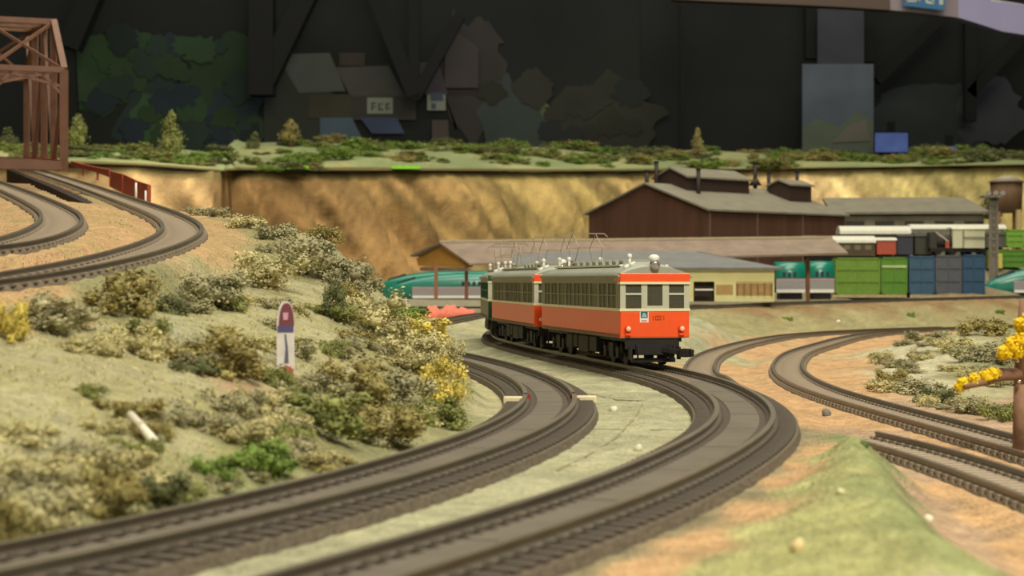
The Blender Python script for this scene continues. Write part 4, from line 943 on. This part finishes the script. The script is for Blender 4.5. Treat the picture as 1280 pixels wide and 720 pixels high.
HB = [(145, 396, 100, 72, 'olive', 'large olive shrub on the plateau edge below the raised hairpin'), (212, 392, 52, 42, 'dark', 'dark rounded shrub right of the large olive shrub below the raised hairpin'),
 (60, 415, 110, 56, 'grey', 'wide grey shrub near the left edge under the raised track'), (6, 428, 46, 62, 'yellow', 'yellow shrub cut by the left edge'), (30, 395, 60, 40, 'pale', 'pale shrub above the yellow one at the left edge'),
 (268, 386, 84, 56, 'grey', 'grey-green shrub in the middle of the hillside top below the hairpin tip'), (330, 362, 90, 58, 'pale', 'pale feathery shrub on the hill crown'), (385, 350, 90, 66, 'grey', 'tall grey shrub on the hill crown left of the yellow blossom'),
 (416, 400, 42, 60, 'dark', 'upright dark shrub on the slope right of the tall marker board'), (270, 470, 100, 66, 'olive', 'spiky olive shrub left of the tall marker board'), (240, 468, 60, 36, 'dark', 'low dark shrub at the foot of the spiky olive one'), (305, 474, 46, 50, 'olive', 'small olive shrub just left of the marker board foot'),
 (410, 440, 52, 26, 'mid', 'low flat shrub between the marker board and the slope'), (505, 402, 60, 34, 'green', 'bright green low shrub on the slope near the platform'), (445, 372, 70, 60, 'grey', 'grey shrub on the right shoulder of the hill'),
 (470, 420, 84, 64, 'pale', 'pale shrub in the middle of the right slope'), (530, 438, 70, 50, 'yellow', 'yellow-tipped shrub high on the right slope'), (552, 505, 66, 74, 'yellow', 'mustard yellow shrub at the foot of the slope beside the track'), (520, 470, 80, 64, 'pale', 'cream shrub beside the mustard yellow one'),
 (505, 520, 90, 70, 'grey', 'grey shrub low on the right slope'), (440, 505, 90, 66, 'olive', 'dense olive shrub mid slope below the marker board level'), (480, 560, 110, 60, 'olive', 'wide olive shrub along the foot of the slope'), (545, 535, 74, 50, 'mid', 'green shrub by the foot of the slope near the cream clamp'),
 (400, 548, 110, 70, 'mid', 'dense green shrub near the track bend'), (330, 600, 90, 56, 'green', 'bright green shrub beside the left track'), (275, 610, 70, 50, 'green', 'second bright green shrub nearer the left corner'), (400, 590, 90, 44, 'olive', 'olive shrub touching the left track'),
 (190, 640, 80, 62, 'dark', 'dark shrub above the left track'), (130, 660, 100, 70, 'olive', 'olive shrub in the lower left beside the track'), (60, 680, 100, 76, 'pale', 'straw pale shrub in the lower left corner'), (8, 690, 70, 80, 'olive', 'olive shrub at the lower left corner edge'),
 (360, 500, 56, 34, 'dark', 'small dark tuft under the marker board'), (235, 628, 60, 44, 'mid', 'green tuft between the dark shrub and the bright green ones'), (70, 610, 80, 36, 'grey', 'flat grey shrub in the left foreground'), (350, 540, 70, 44, 'pale', 'pale tuft below the marker board'),
 (430, 320, 60, 46, 'pale', 'pale shrub on the hill crest against the cliff'), (400, 300, 50, 34, 'olive', 'olive shrub on the hill crest below the yellow blossom'), (340, 300, 60, 40, 'grey', 'grey shrub on the hill crest near the raised hairpin'), (384, 284, 44, 22, 'yellow', 'pale yellow blossoming shrub on the very top of the hill'),
 (300, 286, 56, 32, 'pale', 'pale shrub at the cliff foot'), (262, 270, 50, 24, 'grey', 'grey-green shrub at the cliff foot just right of the raised track'), (230, 262, 34, 16, 'mid', 'small green shrub at the cliff foot by the raised track'), (455, 345, 50, 40, 'grey', 'grey shrub hanging over the right edge of the hill crest'), (560, 470, 40, 56, 'pale', 'cream shrub on the silhouette edge of the slope')]
for a in HB: bush(*a[:6], shape='low' if a[3] < 45 else 'round')
# scrub scattered over the hill: alike plants share a label
items = []
for k in range(330):
    px = rb.uniform(0, 570); py = rb.uniform(300, 680)
    hill_top = np.interp(px, [0, 200, 300, 380, 470, 575], [400, 385, 330, 290, 360, 470]); foot = np.interp(px, [0, 200, 320, 480, 575], [676, 636, 604, 560, 520])
    if not (hill_top < py < foot): continue
    edge = min(1, max(0, (px-300)/200)) + (0.5 if foot-py < 60 else 0)
    if rb.random() > .25+edge: continue
    p = hit(px, py); s = F/p.y
    if np.hypot(TP[:, 0]-p.x, TP[:, 1]-p.y).min() < 1.7: continue
    w_ = rb.uniform(.5, 1.25); kd = rb.choice(['grey', 'olive', 'pale', 'mid', 'pale', 'grey'])
    o = put_bush(p, w_, w_*rb.uniform(.45, .8), kd, 'x', '%s scrub tufts on the hillside' % kd, 'low', name='scrub_tuft')
    rel = (py-hill_top)/(foot-hill_top); items.append((('along the track' if rel > .8 else 'on lower slope' if rel > .5 else 'mid slope' if rel > .25 else 'near the crest')+(' left of the marker board' if px < 357 else ' right of the marker board'), kd, px, o))
number(items, lambda z_, kd, o_, n: '%s%s scrub tuft %s' % (o_+' from left, ' if n > 1 else '', {'grey': 'grey-green', 'olive': 'olive', 'pale': 'straw coloured', 'mid': 'green'}[kd], z_))
# right-hand mound
RB = [(1120, 480, 44, 34, 'olive', 'olive shrub on the pale mound inside the right hairpin'), (1108, 452, 40, 22, 'pale', 'pale shrub on the left tip of the right mound'), (1150, 492, 70, 34, 'grey', 'grey shrub at the foot of the right mound'), (1175, 505, 54, 40, 'dark', 'dark grey shrub left of the yellow blossom branch'),
 (1225, 520, 60, 42, 'grey', 'grey shrub below the yellow blossom branch'), (1262, 528, 50, 44, 'mid', 'green shrub below the branch near the right edge'), (1232, 420, 60, 40, 'olive', 'rounded shrub on top of the right mound near the track'), (1250, 455, 90, 50, 'grey', 'wide grey shrub behind the yellow blossom branch'),
 (1195, 440, 70, 34, 'pale', 'pale scrub on the crest of the right mound'), (1160, 425, 60, 22, 'grey', 'low grey scrub at the back of the right mound'), (1285, 480, 50, 50, 'grey', 'grey shrub behind the brown branch at the right edge')]
for a in RB: bush(*a[:6], shape='low')
for px, py, lab in ((986, 403, 'left'), (1140, 398, 'middle'), (1250, 394, 'right')): bush(px, py, 12, 14, 'green', 'little green tuft on the embankment face, the %s one of three' % lab, shape='low')
items = []
for k in range(26):
    px = rb.uniform(1100, 1285); py = rb.uniform(425, 530); p = hit(px, py)
    if p is None or np.hypot(TP[:, 0]-p.x, TP[:, 1]-p.y).min() < 2.0: continue
    kd = rb.choice(['grey', 'pale']); o = put_bush(p, rb.uniform(.8, 1.8), rb.uniform(.4, .9), kd, 'x', 'dry scrub tufts on the right mound', 'low', name='scrub_tuft')
    items.append(('foot' if py > 490 else 'middle' if py > 455 else 'top', kd, px, o))
number(items, lambda z_, kd, o_, n: '%s%s scrub tuft at the %s of the right-hand mound' % (o_+' from left, ' if n > 1 else '', {'grey': 'dry grey', 'pale': 'straw pale'}[kd], z_))
items = []
for k in range(16):
    px = rb.uniform(700, 980); py = np.interp(px, [700, 860, 980], [712, 650, 590])+rb.uniform(-6, 6); p = hit(px, py)
    if p is None or np.hypot(TP[:, 0]-p.x, TP[:, 1]-p.y).min() < 1.55: continue
    kd = rb.choice(['grey', 'olive']); o = put_bush(p, rb.uniform(.35, .7), rb.uniform(.12, .3), kd, 'x', 'weeds along the train track', 'low', name='weed_tuft'); items.append(('', kd, px, o))
number(items, lambda z_, kd, o_, n: '%s low %s weed tuft from left, along the outer edge of the train track' % (o_, kd))
# flock tufts too many to count
def flock(name, label, n, rng_px, rng_py, kind, sz):
    b = MB(); c = 0; r = random.Random(2)
    for _ in range(n):
        px = r.uniform(*rng_px); py = r.uniform(*rng_py); p = hit(px, py)
    return b
def flock_plan(label, poly_test, n, kind, sz, xr, yr, seed):
    r = np.random.RandomState(seed); y = np.exp(r.uniform(np.log(yr[0]), np.log(yr[1]), n)); x = r.uniform(xr[0], xr[1], n)*y; z = height(x, y)
    dmin = np.array([np.hypot(TP[:, 0]-a, TP[:, 1]-c).min() for a, c in zip(x, y)])
    b = MB(); q = random.Random(seed)
    for a, c, e, dm in zip(x, y, z, dmin):
        if dm < 1.6 or not poly_test(a, c, e): continue
        for _ in range(3):
            h = q.uniform(.3, 1)*sz; t = q.uniform(0, 6.28); s = sz*.45; ox, oy = q.uniform(-s, s), q.uniform(-s, s)
            b.add([(a+ox-s*math.cos(t), c+oy-s*math.sin(t), e-.02), (a+ox+s*math.cos(t), c+oy+s*math.sin(t), e-.02), (a+ox+q.uniform(-s, s), c+oy+q.uniform(-s, s), e+h)], [(0, 1, 2)])
    o = b.solo('grass_flock', fol_mat(kind), label, 'grass'); tag(o, kind='stuff'); return o
flock_plan('short straw coloured grass flock covering the left hillside', lambda x, y, z: x < -1.0 and z > .35 and y < 80, 7000, 'pale', .075, (-.30, -.01), (20, 80), 4)
flock_plan('short green grass flock on the grassy bank in the lower right', lambda x, y, z: x > 2 and z > .2 and y < 40, 2200, 'lime', .028, (.08, .26), (17, 38), 5)
# trees and bushes on the slope above the cliff
def tree(px, pyb, hpx, wpx, d, kind, label, shape='tall', group=None):
    x = (px-640)/F*d; z = slope_z(x, d); s = F/d; h = hpx/s; w_ = wpx/s
    r = thing('model_tree', label, 'tree', (x, d, z-.2), rb.uniform(0, 6.28), group)
    b = MB(); b.cyl((0, 0, 0), (0, 0, h*.7), .12*w_/2+.1, .05, 8)
    for k in range(5): t = k*1.3; b.cyl((0, 0, h*(.2+.1*k)), (math.cos(t)*w_*.25, math.sin(t)*w_*.25, h*(.32+.1*k)), .08, .03, 5)
    b.build('trunk', mat('bark', (96, 74, 52), var=.2), r)
    o = link(bpy.data.objects.new('foliage', bush_mesh(kind, shape, rb.randrange(5)))); o.parent = r; o.scale = (w_*1.1, w_*1.1, h*1.05); o.location = (0, 0, h*.08)
for a in [(214, 197, 54, 42, 262, 'mid', 'tallest tree on the ridge, above the light cliff'), (97, 196, 46, 38, 262, 'mid', 'round tree on the ridge right beside the bridge post'), (364, 183, 34, 40, 325, 'olive', 'tree leaning left on the ridge above the brown cliff'), (872, 206, 36, 26, 360, 'olive', 'slim tree on the ridge behind the engine shed'),
          (10, 195, 34, 44, 262, 'dark', 'tree on the ridge seen through the bridge'), (318, 192, 22, 26, 320, 'dark', 'small dark tree on the ridge left of the leaning one'), (1236, 262, 46, 26, 268, 'dark', 'dark tree beside the water tower')][:6]: tree(*a)
p = P(1240, 250, 262); put_bush(Vector((p.x, 262, p.z-2.5)), 4.2, 4.2, 'dark', 'dark tree-like bush left of the water tower', name='bush', cat='shrub')
kinds = ['mid', 'olive', 'green', 'dark', 'mid', 'green']
names_ = {'mid': 'mid-green', 'olive': 'olive', 'green': 'fresh green', 'dark': 'dark green'}
zones = [(-60, 'beside the bridge'), (110, 'above the light cliff'), (290, 'near the leaning tree'), (430, 'above the brown cliff'), (560, 'above mid cliff'), (720, 'left of engine shed'), (860, 'behind engine shed'), (1000, 'below the tall poster'), (1110, 'above the long shed'), (1210, 'at the right end')]
items = []
for k in range(290):
    px = rb.uniform(-40, 1320); d0 = np.interp(px, [0, 240, 430, 600, 1280], [222, 226, 294, 304, 332]); t = rb.random()**.8; d = d0+5+t*(55 if px > 280 else 50)
    x = (px-640)/F*d; z = slope_z(x, d); kd = rb.choice(kinds); w_ = rb.uniform(2.4, 6.5)*d/300; h_ = w_*rb.uniform(.26, .46)
    o = put_bush(Vector((x, d, z)), w_, h_, kd, 'x', '%s bushes on the ridge' % names_[kd], rb.choice(['low', 'low', 'round']), name='ridge_bush', cat='bush', sink=.1)
    items.append((('front' if t < .5 else 'back')+', '+[n for a, n in zones if px >= a][-1], kd, px, o))
number(items, lambda z_, kd, o_, n: '%s %s ridge bush from left, %s' % (o_, names_[kd], z_) if n > 1 else '%s bush on the ridge, %s' % (names_[kd], z_))
for px, lab in ((366, 'left'), (508, 'right')):
    d = float(np.interp(px, [303, 430, 560], [284, 291, 299]))-1.2; a = P(px-18, 211, d); b = MB(); b.box(a.x, a.x+4.6, d, d+2.4, a.z, P(0, 207, d).z)
    b.solo('lime_board', mat('lime_paint', (140, 215, 50), rough=.4), 'flat lime green strip on the cliff edge, the %s one of two' % lab, 'strip')

# ---------------------------------------------------------------- small things on the hill
p = hit(357, 468); s = F/p.y
mk = thing('marker_board', 'tall pointed board painted dark red, blue and white standing on the hillside', 'sign', tuple(p), math.radians(8))
wm, hm = 22/s/2, 92/s
M_dr = mat('sign_maroon', (122, 70, 76), rough=.4, var=.08); M_bl = mat('sign_blue', (88, 84, 124), rough=.4); M_pk = mat('sign_pink', (206, 158, 176), rough=.4); M_bs = mat('sign_red', (188, 88, 80), rough=.4); M_sw = mat('sign_white', (218, 212, 205), rough=.35)
def outline(w_, h_, z0, n=8):
    pts = [(-w_, z0), (w_, z0), (w_, h_*.68)]
    for k in range(1, n): t = k/n; pts.append((w_*math.cos(t*math.pi/2)**.8, h_*.68+h_*.32*math.sin(t*math.pi/2)))
    pts.append((0, h_))
    for k in range(n-1, 0, -1): t = k/n; pts.append((-w_*math.cos(t*math.pi/2)**.8, h_*.68+h_*.32*math.sin(t*math.pi/2)))
    pts.append((-w_, h_*.68)); return pts
def plate(pts, y0, y1):
    b = MB(); n = len(pts); b.add([(x, y0, z) for x, z in pts]+[(x, y1, z) for x, z in pts], [tuple(range(n)), tuple(reversed(range(n, 2*n)))]+[(i, i+n, (i+1) % n+n, (i+1) % n) for i in range(n)]); return b
plate(outline(wm, hm, -.1), 0, .12).build('board', M_sw, mk)
o = plate([(x*.86+.02, z) for x, z in outline(wm, hm*.97, hm*.66)], -.02, .0).build('maroon_panel', M_dr, mk)
plate([(x, z) for x, z in ((-wm*.9, hm*.58), (wm*.9, hm*.58), (wm*.9, hm*.66), (-wm*.9, hm*.66))], -.02, 0).build('blue_band', M_bl, mk)
plate([(-wm*.25, hm*.74), (wm*.25, hm*.74), (wm*.3, hm*.84), (-wm*.3, hm*.84)], -.035, -.02).build('pink_patch', M_pk, mk)
plate([(-wm*.15, hm*.16), (wm*.35, hm*.16), (wm*.25, hm*.38), (wm*.05, hm*.55), (-wm*.1, hm*.55), (wm*.0, hm*.36)], -.02, 0).build('blue_figure', mat('sign_slate', (100, 100, 120)), mk)
plate([(-wm, -.1), (wm*.9, -.1), (wm*.9, hm*.07), (wm*.2, hm*.12), (-wm, hm*.05)], -.03, 0).build('red_foot', M_bs, mk)
a = hit(163, 535); c = hit(198, 571); b = MB(); b.cyl((a.x, a.y, a.z+.22), (c.x, c.y, c.z+.17), .075, .075, 10); b.solo('white_stick', mat('stick_white', (238, 230, 205), rough=.4), 'short white stick lying on the grass in the left foreground', 'stick')
for px, py, r_, c, lab in ((767, 515, .09, (225, 220, 190), 'white pebble on the khaki strip right of the outer clamp'), (797, 564, .075, (220, 214, 185), 'white pebble on the khaki strip above the lower train track'), (1161, 652, .06, (232, 228, 205), 'white pebble at the foot of the grassy bank'), (996, 688, .07, (225, 205, 150), 'tan pebble on the grassy bank near the bottom edge'),
                           (1051, 618, .05, (215, 212, 160), 'pale pebble high on the grassy bank'), (1080, 545+14, .07, (90, 110, 60), 'mossy dark pebble near the tip of the grassy bank'), (1033, 520, .12, (120, 118, 112), 'grey pebble right of the train track bend'), (946, 520, .08, (215, 210, 195), 'white chip lying between the rails at the bend'), (1048, 404, .16, (220, 214, 190), 'white fleck on the embankment foot')):
    p = hit(px, py); b = MB(); b.ball((0, 0, r_*.6), r_*1.3, 9, 6)
    b.v = [tuple(Vector(v)*(1+.3*noise.noise(Vector(v)*9+Vector((px, 0, 0))))) for v in b.v]
    o = b.solo('pebble', mat('pebble_%d_%d_%d' % c, c, var=.05), lab, 'pebble', origin=(0, 0, 0)); o.location = p

# yellow-blossomed tree at the right edge
M_bark2 = mat('pale_bark', (140, 108, 84), rough=.7, var=.18, scale=3, bump=.4)
d = 44; base = P(1277, 566, d); s = F/d
yt = thing('blossom_tree', 'brown branching tree with yellow blossom clumps cut by the right edge', 'tree', tuple(base), 0)
tr = P(1276, 480, d); tp = P(1279, 375, d)
gz = float(height(base.x, base.y)[0])
b = MB(); b.cyl((base.x, d, gz-.1), tr, .22, .17, 12); b.cyl(tr, tp, .17, .1, 12); b.build('trunk', M_bark2, yt, True)
b = MB(); j = P(1274, 468, d); m1 = P(1250, 468, d-.3); m2 = P(1232, 476, d-.5); m3 = P(1205, 484, d-.7)
b.cyl(j, m1, .17, .16, 10); b.cyl(m1, m2, .16, .12, 10); b.cyl(m2, m3, .12, .05, 10); b.build('branch', M_bark2, yt, True)
b = MB(); b.cyl(P(1276, 440, d), P(1256, 430, d-.2), .1, .05, 8); b.build('branch', M_bark2, yt, True)
M_yb = mat('blossom_yellow', (236, 194, 22), rough=.7, scale=5, col2=(250, 222, 50), spec=.2)
def blossom(cs):
    b = MB(); r = random.Random(8)
    for (px, py, rp) in cs:
        c = P(px, py, d-.5); R_ = rp/s; nb = len(b.v); b.ball(c, R_*.8, 9, 6)
        for i in range(nb, len(b.v)):
            v = Vector(b.v[i]); b.v[i] = tuple(c+(v-c)*(1+.5*noise.noise(v*5)))
        for _ in range(110):
            dd = Vector((r.gauss(0, 1), r.gauss(0, 1), r.gauss(0, 1))).normalized(); p = c+dd*R_*r.uniform(.7, 1.05); u = dd.orthogonal().normalized(); v = dd.cross(u); q = .045
            b.add([p-u*q, p+v*q+dd*q*.6, p+u*q, p-v*q], [(0, 1, 2, 3)])
    return b
for cs in ([(1205, 480, 9), (1218, 476, 9), (1232, 471, 9), (1242, 467, 8), (1199, 484, 6)], [(1256, 441, 10), (1266, 433, 12), (1278, 425, 13), (1272, 440, 9)], [(1277, 406, 10), (1284, 400, 9), (1281, 412, 9)]):
    blossom(cs).build('blossom', M_yb, yt, True)
for px, py in ((1272, 451), (1274, 477)):
    b = MB(); p = P(px, py, d-.25); b.ball(p, .05, 10, 7); b.build('screw_head', M_chrome, yt, True)

# ---------------------------------------------------------------- the room behind the layout
D = 520
M_w = mat('back_wall', (46, 48, 44), rough=.9, var=.25, scale=.02)
def wallbox(name, x0, x1, y0, y1, z0, z1, m): 
    b = MB(); b.box(x0, x1, y0, y1, z0, z1); o = b.build(name, m); tag(o, kind='structure'); return o
wallbox('wall_back', -420, 420, D, D+2, -60, 240, M_w)
wallbox('wall_left', -422, -420, -80, D, -60, 240, M_w); wallbox('wall_right', 420, 422, -80, D, -60, 240, M_w)
wallbox('floor', -420, 420, -80, D, -62, -60, mat('room_floor', (60, 56, 50)))
wallbox('ceiling', -420, 420, -80, D, 240, 242, mat('room_ceiling', (150, 145, 130)))
def flat(px0, py0, px1, py1, d, th, col, name, root, var=.12, scale=.08, poly=None):
    b = MB(); pts = poly or [(px0, py1), (px1, py1), (px1, py0), (px0, py0)]
    fr = [P(x, y, d) for x, y in pts]; n = len(fr); bkp = [v+Vector((0, th, 0)) for v in fr]
    b.add(fr+bkp, [tuple(range(n)), tuple(reversed(range(n, 2*n)))]+[(i, i+n, (i+1) % n+n, (i+1) % n) for i in range(n)])
    m = col if not isinstance(col, tuple) else mat('paint_%d_%d_%d' % col, col, rough=.9, var=var, scale=scale)
    return b.build(name, m, root, True)
def stand(root, px, py, d):
    p = P(px, py, d+.5); b = MB(); b.box(p.x-1, p.x+1, d+.85, d+1.6, -60, p.z+3); b.build('stand', M_bm, root, True)
M_bm = mat('black_timber', (36, 37, 34), rough=.8, var=.2)
mu = thing('painted_backdrop', 'dim painted backdrop of leafy hills and a village with grey roofs and blue awnings', 'mural', tuple(P(400, 200, D-3)), 0)
b = MB(); a_ = P(-60, 0, D); c_ = P(800, 0, D); b.box(a_.x, c_.x, D-.35, D-.02, -60, 100); b.build('canvas', M_w, mu, True)
def blob(cx_, cy_, rx, ry, seed):
    # a ragged leafy outline
    return [(cx_+rx*math.cos(t)*(1+.5*noise.noise(Vector((math.cos(t)*2.6, math.sin(t)*2.6, seed)))), cy_+ry*math.sin(t)*(1+.5*noise.noise(Vector((math.cos(t)*2.4, math.sin(t)*2.4, seed+9))))) for t in [-2*math.pi*k/40 for k in range(40)]]
for i, (cx_, cy_, rx, ry, c) in enumerate([(185, 100, 105, 85, (50, 65, 55)), (120, 90, 50, 55, (57, 80, 52)), (215, 150, 60, 60, (55, 70, 62)), (275, 90, 45, 50, (57, 77, 52)), (190, 145, 28, 30, (70, 97, 62)), (165, 75, 40, 35, (60, 82, 52)), (295, 150, 40, 45, (57, 67, 70)),
                                         (590, 90, 40, 75, (70, 67, 62)), (660, 175, 48, 50, (105, 110, 77)), (640, 150, 34, 60, (72, 82, 75)), (760, 160, 70, 60, (65, 67, 55)), (1170, 150, 75, 50, (70, 77, 75)), (1235, 140, 40, 45, (87, 90, 95))]):
    flat(0, 0, 0, 0, D-.3-.06*i, .05, c, 'painted_foliage', mu, poly=blob(cx_, cy_, rx, ry, i*3))
rm = random.Random(6)
for i in range(46):
    cx_ = rm.uniform(90, 320) if i < 34 else rm.uniform(600, 800); cy_ = rm.uniform(45, 175) if i < 34 else rm.uniform(110, 180); q = rm.uniform(9, 24); c = rm.choice([(62, 84, 58), (54, 70, 58), (50, 62, 66), (58, 76, 50), (46, 56, 50)]) if i < 34 else rm.choice([(60, 62, 50), (54, 58, 54), (66, 66, 56)])
    flat(0, 0, 0, 0, D-.86-.006*i, .004, c, 'painted_foliage', mu, poly=blob(cx_, cy_, q, q*rm.uniform(.7, 1.1), i*3+50))
V = D-1.3
for vi, (nm, poly, c) in enumerate([('painted_wall', [(330, 190), (415, 190), (415, 110), (345, 70), (330, 120)], (65, 70, 60)), ('painted_roof', [(345, 68), (412, 66), (432, 114), (374, 116)], (97, 102, 95)), ('painted_roof', [(418, 84), (486, 82), (506, 120), (438, 120)], (90, 90, 82)), ('painted_chimney', [(424, 66), (456, 66), (456, 82), (424, 82)], (77, 72, 65)),
                    ('painted_wall', [(385, 148), (440, 148), (440, 118), (385, 118)], (77, 75, 60)), ('painted_wall', [(440, 150), (520, 150), (520, 120), (440, 120)], (72, 72, 65)),
                    ('painted_awning', [(400, 172), (452, 172), (440, 147), (400, 147)], (92, 110, 122)), ('painted_awning', [(465, 167), (506, 167), (496, 147), (450, 147)], (78, 90, 112)),
                    ('painted_roof', [(525, 78), (548, 78), (560, 118), (524, 118)], (82, 75, 80)), ('painted_house', [(540, 185), (562, 185), (560, 150), (540, 150)], (92, 85, 77)), ('painted_house', [(556, 110), (598, 110), (598, 60), (570, 38), (556, 60)], (80, 75, 70))]):
    # polygons are listed clockwise as seen; reverse for an outward face
    flat(0, 0, 0, 0, V-.07*vi, .05, c, nm, mu, poly=poly)
def lettered(px0, py0, px1, py1, d, label, strokes, ink):
    r = mu
    flat(px0, py0, px1, py1, d, .4, (150, 156, 138), 'painted_notice', r, var=.05)
    for q in strokes: flat(*q, d-.12, .1, ink, 'painted_letter', r, var=.02)
lettered(459, 122, 491, 142, D-1.8, 'small pale notice board with dark lettering above the blue awning', [(464, 128, 466, 138), (466, 128, 470, 130), (466, 133, 470, 134.5), (473, 129, 475, 138), (475, 129, 479, 130.5), (475, 136, 479, 138), (482, 129, 484, 138), (484, 129, 487, 131), (485, 134, 487, 137)], (84, 86, 76))
lettered(534, 110, 557, 138, D-1.8, 'upright pale notice with a blue-grey block right of the awnings', [(538, 116, 554, 126), (539, 129, 545, 136)], (86, 96, 108))
# dark props of the case behind the layout
def prop(name, label, segs):
    r = thing(name, label, 'frame', tuple(P(segs[0][0], segs[0][1], D-14)), 0)
    for x0, y0, x1, y1, w_ in segs:
        b = MB(); a = P(x0, y0, D-14); c = P(x1, y1, D-14); b.bar(a, c, w_/F*(D-14), w_/F*(D-14)); b.build('timber', M_bm, r, True)
    return r
prop('timber_prop', 'black upright with sloping braces in front of the painted village', [(518, 126, 518, -40, 13), (518, 120, 455, -40, 18), (520, 120, 575, 20, 14)])
prop('timber_prop', 'black leaning prop between the leafy hills and the village', [(328, 120, 328, -40, 30), (328, 110, 400, -40, 26)])
prop('timber_prop', 'black leaning prop behind the bridge top', [(88, 60, 130, -40, 26), (95, 190, 88, 40, 10)])
prop('timber_prop', 'black forked prop at the right of the case', [(1212, 152, 1212, -30, 14), (1212, 118, 1290, 30, 14), (1094, 100, 1185, 10, 16)])
prop('timber_prop', 'thin grey upright pole in the middle of the dark wall', [(853, 190, 853, -40, 7)])
prop('timber_prop', 'short black hangers either side of the pale column', [(1014, 74, 1014, -20, 16), (1085, 78, 1085, -20, 14)])
po = thing('landscape_poster', 'tall dim blue-grey poster of a landscape standing behind the cliff', 'poster', tuple(P(1047, 190, D-20)), 0)
flat(1003, 80, 1092, 192, D-20, .8, (120, 130, 138), 'sheet', po, var=.12, scale=.1)
flat(1022, 10, 1080, 80, D-19, .8, (84, 86, 92), 'upper_panel', po, var=.12, scale=.1)
stand(po, 1047, 100, D-20)
flat(0, 0, 0, 0, D-20.2, .15, (128, 140, 118), 'printed_hill', po, poly=[(1003, 192), (1092, 192), (1092, 150), (1070, 140), (1050, 158), (1020, 148), (1003, 160)])
flat(0, 0, 0, 0, D-20.4, .15, (150, 144, 126), 'printed_rocks', po, poly=[(1040, 178), (1088, 176), (1082, 150), (1060, 158)])
M_scr = mat('screen_blue', (84, 104, 160), emit=.35, var=.15, scale=.3)
for x0, y0, x1, y1, lab in ((1094, 166, 1135, 190, 'small lit blue screen beside the tall poster'), (1176, 183, 1198, 194, 'tiny lit blue-violet screen at the ridge on the right')):
    r = thing('lit_screen', lab, 'screen', tuple(P(x0, y1, D-40)), 0); flat(x0, y0, x1, y1, D-40, .8, M_scr, 'display', r); flat(x0-1.5, y0-1.5, x1+1.5, y1+2, D-39.6, .8, (30, 30, 40), 'bezel', r); stand(r, (x0+x1)/2, y0, D-39.5)
# curved fascia at upper right
M_f1 = mat('fascia_dim', (112, 98, 88), rough=.7, var=.06, scale=.05); M_f2 = mat('fascia_lilac', (192, 188, 232), rough=.6, var=.05, scale=.05)
DF = 420
def fascia(name, cols, m):
    b = MB(); rings = []
    for px, yt, yb in cols:
        dd = DF-abs(px-1280)*.02; a = P(px, yb, dd); t_ = P(px, yt, dd); rings.append([(a.x, dd, a.z), (t_.x, dd, t_.z), (t_.x, dd+4, t_.z), (a.x, dd+4, a.z)])
    b.loft(rings, sm=False); o = b.build(name, m); tag(o, kind='structure'); return o
fascia('trim_1', [(840, -60, -1), (900, -60, 2), (1000, -60, 6), (1060, -60, 9), (1113, -60, 12.5)], M_f1)
fascia('trim_2', [(1113, -60, 12.5), (1150, -60, 16), (1198, -60, 22)], mat('fascia_grey', (172, 160, 168), rough=.6, var=.04, scale=.05))
fascia('trim_3', [(1198, -60, 22), (1215, -60, 27), (1240, 0, 35), (1252, 2, 39), (1290, 8, 45), (1400, 30, 66)], M_f2)
fascia('trim_4', [(1236, -2, 1), (1260, 2, 5), (1290, 7, 10), (1400, 28, 31)], mat('fascia_rim', (228, 226, 235)))
sg = thing('hanging_sign', 'blue sign with white characters on the fascia at the top right', 'sign', tuple(P(1155, 12, DF-6)), 0)
flat(0, 0, 0, 0, DF-6, .5, mat('sign_sky_blue', (74, 132, 186), rough=.5, var=.05, scale=.1), 'panel', sg, poly=[(1129, 7), (1181, 13), (1181, -40), (1129, -40)])
for q in ((1131, 0, 1150, 2.4), (1131, -6, 1134, 2), (1146, -6, 1149, 2), (1157, -6, 1160, 4), (1160, 1.5, 1168, 5), (1165, -6, 1168, 3), (1174, -6, 1179, 6)):
    flat(*q, DF-6.2, .15, (214, 226, 214), 'character', sg, var=.03)
